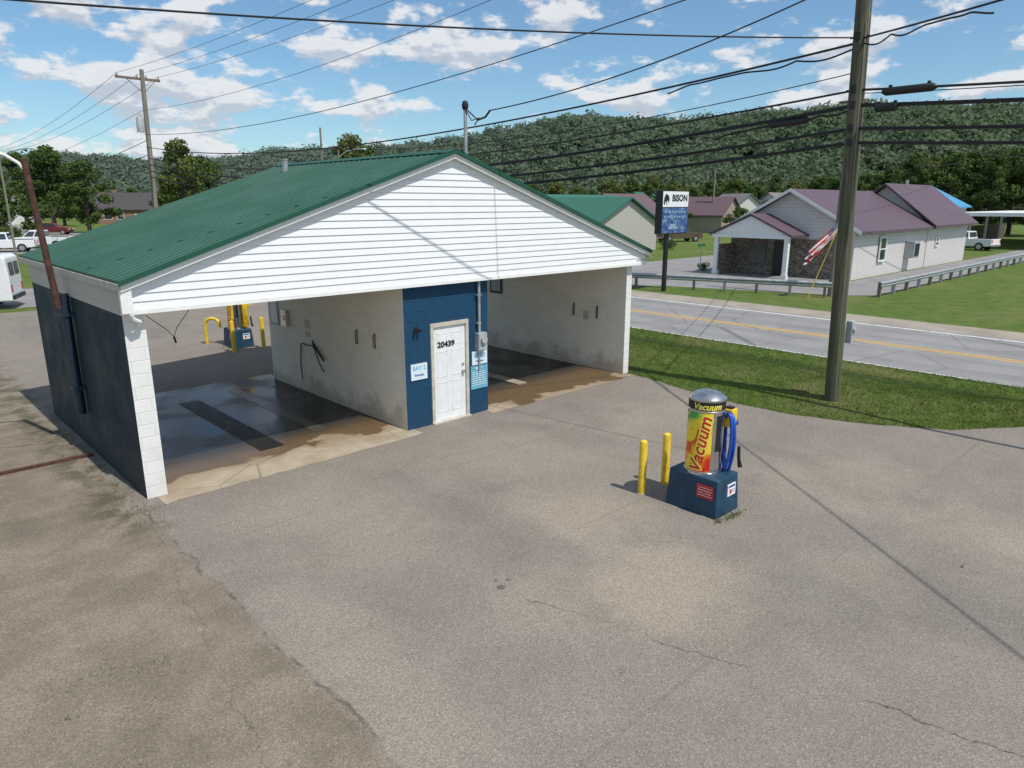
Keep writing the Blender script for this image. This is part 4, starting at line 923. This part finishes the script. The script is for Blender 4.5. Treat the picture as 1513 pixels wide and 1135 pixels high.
# ------------------------------------------------------------------ vehicles
def vehicle(kind,name,label,cat,loc,rot,paint):
    v=empty(name,(*loc,0),label,cat,None,rot)
    if kind=='van': L,Wd,wr=5.7,2.0,.37; body=[(-2.85,.35),(-2.85,1.3),(-2.80,2.2),(-2.65,2.32),(.9,2.35),(1.25,2.25),(1.95,1.42),(2.65,1.15),(2.85,.95),(2.87,.45),(2.6,.33)]; wx=(-1.75,1.85)
    elif kind=='pickup': L,Wd,wr=5.6,1.95,.39; body=[(-2.8,.5),(-2.8,1.12),(-.75,1.12),(-.7,1.15),(1.05,1.15),(2.5,1.05),(2.8,.9),(2.82,.45),(2.5,.38),(-2.5,.42)]; wx=(-1.75,1.8)
    else: L,Wd,wr=4.7,1.9,.36; body=[(-2.3,.35),(-2.35,.9),(-2.25,1.1),(1.0,1.08),(2.1,.92),(2.35,.7),(2.33,.35)]; wx=(-1.4,1.45)
    mb=MB(); mb.prism(body,'y',-Wd/2,Wd/2); mb.obj('body',paint,v,world=False,bevel=.07)
    gl=MB()
    if kind=='pickup':
        cab=[(-.75,1.13),(-.6,1.80),(.55,1.82),(1.25,1.14)]
        mb=MB(); a=Wd/2-.04;b=Wd/2-.22
        mb.add([(cab[0][0],-a,1.1),(cab[1][0],-b,1.8),(cab[2][0],-b,1.82),(cab[3][0],-a,1.1),(cab[0][0],a,1.1),(cab[1][0],b,1.8),(cab[2][0],b,1.82),(cab[3][0],a,1.1)],[(0,1,2,3),(4,5,6,7),(0,1,5,4),(1,2,6,5),(2,3,7,6)])
        mb.obj('cab',paint,v,world=False,bevel=.04)
        for s in (-1,1):
            for (u0,u1) in ((.06,.46),(.52,.95)):
                def P(u,t):
                    xb=cab[0][0]+(cab[3][0]-cab[0][0])*u; xt=cab[1][0]+(cab[2][0]-cab[1][0])*u; y=(a+(b-a)*t)+.012
                    return (xb+(xt-xb)*t,s*y,1.1+.7*t)
                gl.add([P(u0,.12),P(u1,.12),P(u1,.85),P(u0,.85)],[(0,1,2,3)])
        gl.add([(1.15,-a+.15,1.20),(1.15,a-.15,1.20),(.62,b-.1,1.77),(.62,-b+.1,1.77)],[(0,1,2,3)]); gl.add([(-.76,-a+.2,1.25),(-.76,a-.2,1.25),(-.63,b-.1,1.72),(-.63,-b+.1,1.72)],[(0,1,2,3)])
        bd=MB(); bd.box(-2.65,-.85,-.80,.80,1.121,1.13); bd.obj('truck_bed','black',v,world=False)
    elif kind=='van':
        for s in (-1,1):
            y=s*(Wd/2+.006)
            gl.add([(.55,y,1.45),(1.6,y,1.45),(1.15,y,2.0),(.55,y,2.0)],[(0,1,2,3)])
            gl.add([(-2.5,y,1.5),(-1.5,y,1.5),(-1.5,y,1.98),(-2.45,y,1.98)],[(0,1,2,3)])
        gl.add([(1.99,-.8,1.43),(1.99,.8,1.43),(1.36,.72,2.19),(1.36,-.72,2.19)],[(0,1,2,3)])
        gl.add([(-2.86,-.75,1.45),(-2.86,-.08,1.45),(-2.84,-.08,2.0),(-2.84,-.72,2.0)],[(0,1,2,3)]); gl.add([(-2.86,.75,1.45),(-2.86,.08,1.45),(-2.84,.08,2.0),(-2.84,.72,2.0)],[(0,1,2,3)])
        rk=MB()
        for x in (-2.,-.6,.6): rk.box(x,x+.05,-.9,.9,2.35,2.55)
        rk.box(-2.3,1.,-.85,-.80,2.5,2.56); rk.box(-2.3,1.,.80,.85,2.5,2.56); rk.obj('roof_rack','black',v,world=False)
        rk=MB(); rk.box(-2.2,-.9,-.6,.3,2.57,2.80); rk.obj('roof_box','roofgreenfar',v,world=False,bevel=.03)
    else:
        cab=[(-2.2,1.05),(-1.9,1.62),(.25,1.66),(1.05,1.05)]; a=Wd/2-.04;b=Wd/2-.24
        mb=MB(); mb.add([(cab[0][0],-a,1.05),(cab[1][0],-b,1.64),(cab[2][0],-b,1.66),(cab[3][0],-a,1.05),(cab[0][0],a,1.05),(cab[1][0],b,1.64),(cab[2][0],b,1.66),(cab[3][0],a,1.05)],[(0,1,2,3),(4,5,6,7),(0,1,5,4),(1,2,6,5),(2,3,7,6)])
        mb.obj('cabin',paint,v,world=False,bevel=.04)
        for s in (-1,1):
            for (u0,u1) in ((.06,.32),(.36,.62),(.66,.95)):
                def P(u,t):
                    xb=cab[0][0]+(cab[3][0]-cab[0][0])*u; xt=cab[1][0]+(cab[2][0]-cab[1][0])*u
                    return (xb+(xt-xb)*t,s*(a+(b-a)*t+.012),1.05+.6*t)
                gl.add([P(u0,.12),P(u1,.12),P(u1,.85),P(u0,.85)],[(0,1,2,3)])
    gl.obj('window','glass',v,world=False,recalc=False)
    for x in wx:
        for s in (-1,1):
            mb=MB(); y0=s*(Wd/2-.20); y1=s*(Wd/2+.03); mb.cyl((x,y0,wr),(x,y1,wr),wr,n=24); wh=mb.obj('wheel','tyre',v,world=False,smooth=True)
            mb=MB(); mb.cyl((x,y1-s*.01,wr),(x,y1+s*.012,wr),wr*.6,n=20); mb.obj('rim','rim',wh,world=False)
    xf,xb=max(p[0] for p in body),min(p[0] for p in body)
    for s in (-1,1):
        mb=MB(); mb.box(xf-.06,xf+.02,s*.75-.16,s*.75+.16,.72,.88); mb.obj('headlight','lampclear',v,world=False)
        mb=MB(); mb.box(xb-.02,xb+.04,s*.82-.09,s*.82+.09,.75,1.05); mb.obj('tail_light','lampred',v,world=False)
    mb=MB(); mb.box(xf-.05,xf+.06,-.9,.9,.40,.58); mb.obj('front_bumper','black' if kind!='pickup' else 'rim',v,world=False,bevel=.02)
    mb=MB(); mb.box(xb-.08,xb+.03,-.9,.9,.42,.60); mb.obj('rear_bumper','black' if kind!='pickup' else 'rim',v,world=False,bevel=.02)
    return v
vehicle('van','parked_van','white work van with roof rack on side street','van',(2.9,38.9),R(158),'carwhite')
vehicle('pickup','parked_pickup','white pickup truck parked on the rear street','pickup truck',(15.3,86.5),R(150),'carwhite')
vehicle('pickup','parked_pickup','white pickup truck with open bed near lawn','pickup truck',(11.4,82.),R(160),'carwhite')
vehicle('suv','parked_car','dark red sport utility car on the driveway','car',(23.5,122),R(-30),'carred')
vehicle('pickup','parked_pickup','dark brown pickup parked beside the beige house','pickup truck',(73.5,48.5),R(-25),'carbrown')
vehicle('pickup','parked_pickup','white pickup truck parked near the canopy','pickup truck',(81.5,20.5),R(80),'carwhite')
vehicle('suv','parked_car','white car parked beside a distant house','car',(104,53),R(10),'carwhite')

def lamp(loc,h,arm,label):
    l=empty('street_lamp',(*loc,0),label,'street lamp','distant street lamps')
    mb=MB(); mb.cyl((0,0,0),(0,0,h),.09,.06,10); mb.obj('post','greywood',l,world=False)
    mb=MB(); mb.tube([(0,0,h-.6),(arm[0]*.3,arm[1]*.3,h-.1),(arm[0]*.7,arm[1]*.7,h+.1),(arm[0],arm[1],h+.1)],.04,8); mb.obj('arm','galv',l,world=False)
    mb=MB(); mb.lathe((arm[0],arm[1],h-.02),[(.1,0),(.2,.05),(.12,.16),(.03,.2)],12); mb.obj('lamp_head','grey_box',l,world=False)
lamp((9.2,61),8.0,(1.9,-1.7),'tall street lamp on wooden pole by street')
lamp((32.8,56.3),8.9,(1.7,-1.5),'street lamp on wooden pole beside the road')

# ------------------------------------------------------------------ hills and forest
azT=[-20,-5,5,11.7,15.7,19.9,26.5,29,33.5,37,41.5,46.5,50,54.7,64.7,68,73.6,78,81,95,115]
teT=[.085,.09,.10,.105,.113,.118,.116,.114,.108,.111,.118,.102,.089,.078,.068,.056,.054,.058,.054,.050,.048]
def Rr(a): return np.interp(a,[-20,20,40,50,60,115],[380,380,390,440,510,540])
def hh(x,y):
    rho=np.hypot(x,y); a=np.degrees(np.arctan2(y,x)); Rd=Rr(a); te=np.interp(a,azT,teT)
    Hr=4.5+te*Rd-7.5
    q=np.clip((rho-.55*Rd)/(.45*Rd),0,1); s=q*q*(3-2*q)
    back=np.clip((rho-Rd)/(200),0,1)
    und=1+.16*np.sin(a*.45+rho*.02)*np.sin(rho*.035+a*.2)*(1-s)
    return Hr*s*und*(1-.5*back)-.5*(q<=0)
A=np.linspace(-20,115,180); Q=np.linspace(.53,1.5,46)
V=[];F=[]
for a in A:
    for q in Q:
        rho=q*Rr(a); x=rho*math.cos(R(a)); y=rho*math.sin(R(a)); V.append((x,y,float(hh(x,y))))
k=len(Q)
for i in range(len(A)-1):
    for j in range(k-1): F.append((i*k+j,i*k+j+1,(i+1)*k+j+1,(i+1)*k+j))
me=fast_mesh('hills',np.array(V),np.array(F),M['forestfloor']); me.polygons.foreach_set('use_smooth',[True]*len(me.polygons))
o=bpy.data.objects.new('hills',me); COL.objects.link(o); struct(o)
def cards(C,Rad,n,size,flat=.8,up=False,jit=.7):
    N=len(C); d=RNG.normal(size=(N,n,3))
    if up: d[...,2]=np.abs(d[...,2])*1.0-.25
    d/=np.linalg.norm(d,axis=2,keepdims=True)
    rr=RNG.uniform(.62,1.05,(N,n,1))*Rad[:,None,None]
    off=d*rr; off[...,2]*=flat
    P=(C[:,None,:]+off).reshape(-1,3)
    nn=(d+RNG.normal(0,jit,(N,n,3))).reshape(-1,3); nn/=np.linalg.norm(nn,axis=1,keepdims=True)
    t=np.cross(nn,RNG.normal(size=nn.shape)); t/=np.linalg.norm(t,axis=1,keepdims=True)+1e-9; b=np.cross(nn,t)
    s=(size*RNG.uniform(.5,1.3,len(P)))[:,None]; s2=s*RNG.uniform(.5,.9,len(P))[:,None]
    Vv=np.stack([P-t*s,P-b*s2,P+t*s,P+b*s2],1).reshape(-1,3); Ff=np.arange(len(Vv)).reshape(-1,4)
    return Vv,Ff
N=9500; a=RNG.uniform(2,92,N); q=1-(RNG.random(N)**1.1)*.50; rho=q*Rr(a)+RNG.normal(0,3,N)
x=rho*np.cos(np.radians(a)); y=rho*np.sin(np.radians(a)); rad=RNG.gamma(6,.55,N).clip(1.8,6.5)
z=hh(x,y)+RNG.uniform(.4,2.0,N)+rad*.35
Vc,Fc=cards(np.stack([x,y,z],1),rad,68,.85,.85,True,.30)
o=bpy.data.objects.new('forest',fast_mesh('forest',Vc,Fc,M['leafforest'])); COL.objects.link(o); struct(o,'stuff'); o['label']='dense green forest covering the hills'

# ------------------------------------------------------------------ individual trees
def make_tree(H,Wc,seed,leafm,cl=46,low=.22):
    rs=np.random.default_rng(seed); rnd=random.Random(seed)
    C=[];Rd=[]
    for i in range(cl):
        u=rs.random()**.8; zz=H*(low+(1-low)*u*.93)
        env=math.sin(math.pi*min(1,.18+.80*u))**.7
        ang=rs.uniform(0,2*np.pi); rr=Wc/2*env*math.sqrt(rs.uniform(.15,1))*(.75+.35*math.sin(ang*2+seed))
        C.append((rr*math.cos(ang),rr*math.sin(ang),zz)); Rd.append(rs.uniform(.08,.15)*Wc)
    Vv,Ff=cards(np.array(C),np.array(Rd),150,.026*Wc*.62+.07,.75,False,.65)
    crown=fast_mesh('crown',Vv,Ff,M[leafm])
    mb=MB(); top=H*.75; n=7
    mb.tube([(.15*math.sin(i*1.3+seed)*i/n,.15*math.cos(i*1.7+seed)*i/n,top*i/n) for i in range(n+1)],[H*.028*(1-.85*i/n)+.02 for i in range(n+1)],9)
    for i in range(9):
        c=Vector(C[rnd.randrange(cl)]); z0=min(H*.5,c.z*rnd.uniform(.4,.7)); st=Vector((0,0,z0)); md=st.lerp(c,.5)+Vector((0,0,-.03*H))
        mb.tube([st,md,c],[H*.011,H*.008,H*.003],6)
    return crown,mb
kinds=[make_tree(13,11,1,'leaf',54),make_tree(12,9,2,'leaf',48,.15),make_tree(14,10,3,'leafyellow',48,.2),make_tree(9,9,5,'leaf',42,.12),make_tree(15,8,8,'leaf',50,.18),make_tree(12,10,12,'leafyellow',52,.15)]
hs=[13,12,14,9,15,12]; protos=[]
labs=['broad leafy green tree standing on grass','rounded dark green tree beside houses','tall light green tree with open crown','low bushy green tree near the lawn','tall narrow green tree at the field edge','rounded light green tree near houses']
def put_tree(k,x,y,H):
    s=H/hs[k]; rot=random.uniform(0,6.28)
    while len(protos)<=k: protos.append(None)
    if protos[k] is None:
        t=empty('tree',(x,y,0),labs[k],'tree','leafy trees around the lot and houses',rot)
        o=bpy.data.objects.new('crown',kinds[k][0]); COL.objects.link(o); o.parent=t
        kinds[k][1].obj('trunk','bark',t,world=False,smooth=True); t.scale=(s,s,s); protos[k]=t
    else: copy_thing(protos[k],(x,y,0),rot,s*1.0)
def polar(a,r): return (r*math.cos(R(a)),r*math.sin(R(a)))
T=[
 (82,98,3,7.5),(79,135,0,13),(77.0,128,1,11),(80.5,150,4,13),(72.2,150,3,7),(70.9,120,2,13.5),(69.6,132,0,12),(68.3,125,3,7),(66.5,150,1,8),(64.6,170,0,9),(62.5,160,3,8),(60.5,150,1,8),
 (58.9,98,2,13),(57.6,104,0,12),(56.2,120,3,7),(59.8,112,1,9),(83.5,120,0,12),(78.4,170,1,11),(71.2,175,3,8),(67.5,180,5,9),(65.2,185,3,9),
 (40.5,135,3,7),(38.8,142,5,9),(37.2,150,1,9.5),(35.6,140,2,9.5),(34.0,150,5,9),(32.5,145,3,7.5),(31.2,155,1,9),(29.5,165,5,10),(28.0,150,3,8),(26.6,160,4,10.5),(25.2,150,5,9),(23.6,165,1,10),(22.0,150,0,10),
 (20.5,140,1,9.5),(19.0,130,0,10),(17.7,118,4,11.5),(16.6,126,5,11.5),(15.4,120,1,11.5),(14.2,128,0,12),(13.0,118,4,11.5),(11.8,125,0,12),(10.3,120,1,12),(8.8,125,0,12),
 (43,150,5,9),(45,160,1,9),(47,150,2,10),(49,155,0,9),(51,150,1,8),(53,140,3,7),(55,150,0,8),
 (29,110,3,4.0),(33.5,112,3,4.2),(18.6,92,3,3.8),(36.8,118,3,5)]
for a_,r_,k_,h_ in T: put_tree(k_,*polar(a_,r_),h_)
for i in range(38):
    a_=8+i*2.05+random.uniform(-.6,.6); put_tree(random.choice([0,1,5,2,5]),*polar(a_,random.uniform(190,225) if a_<50 else random.uniform(205,255)),random.uniform(8,11))
def shrub(x,y,s,lab,leafm='leaf'):
    c=np.array([(RNG.uniform(-.4,.4),RNG.uniform(-.4,.4),RNG.uniform(.25,.6)) for _ in range(9)])*s
    Vv,Ff=cards(c,np.full(9,.38*s),90,.06*s,.8); me=fast_mesh('shrub',Vv,Ff,M[leafm]); o=bpy.data.objects.new('shrub',me); COL.objects.link(o); o.location=(x,y,0); o['label']=lab; o['category']='shrub'; o['group']='garden shrubs'
for i,(x,y,s) in enumerate([(60.5,41.0,1.2),(62,42,1.),(43,26.2,.7),(80,58,1.6),(58,164,2),(45,160,2)]): shrub(x,y,s,'small green shrub by a house wall')
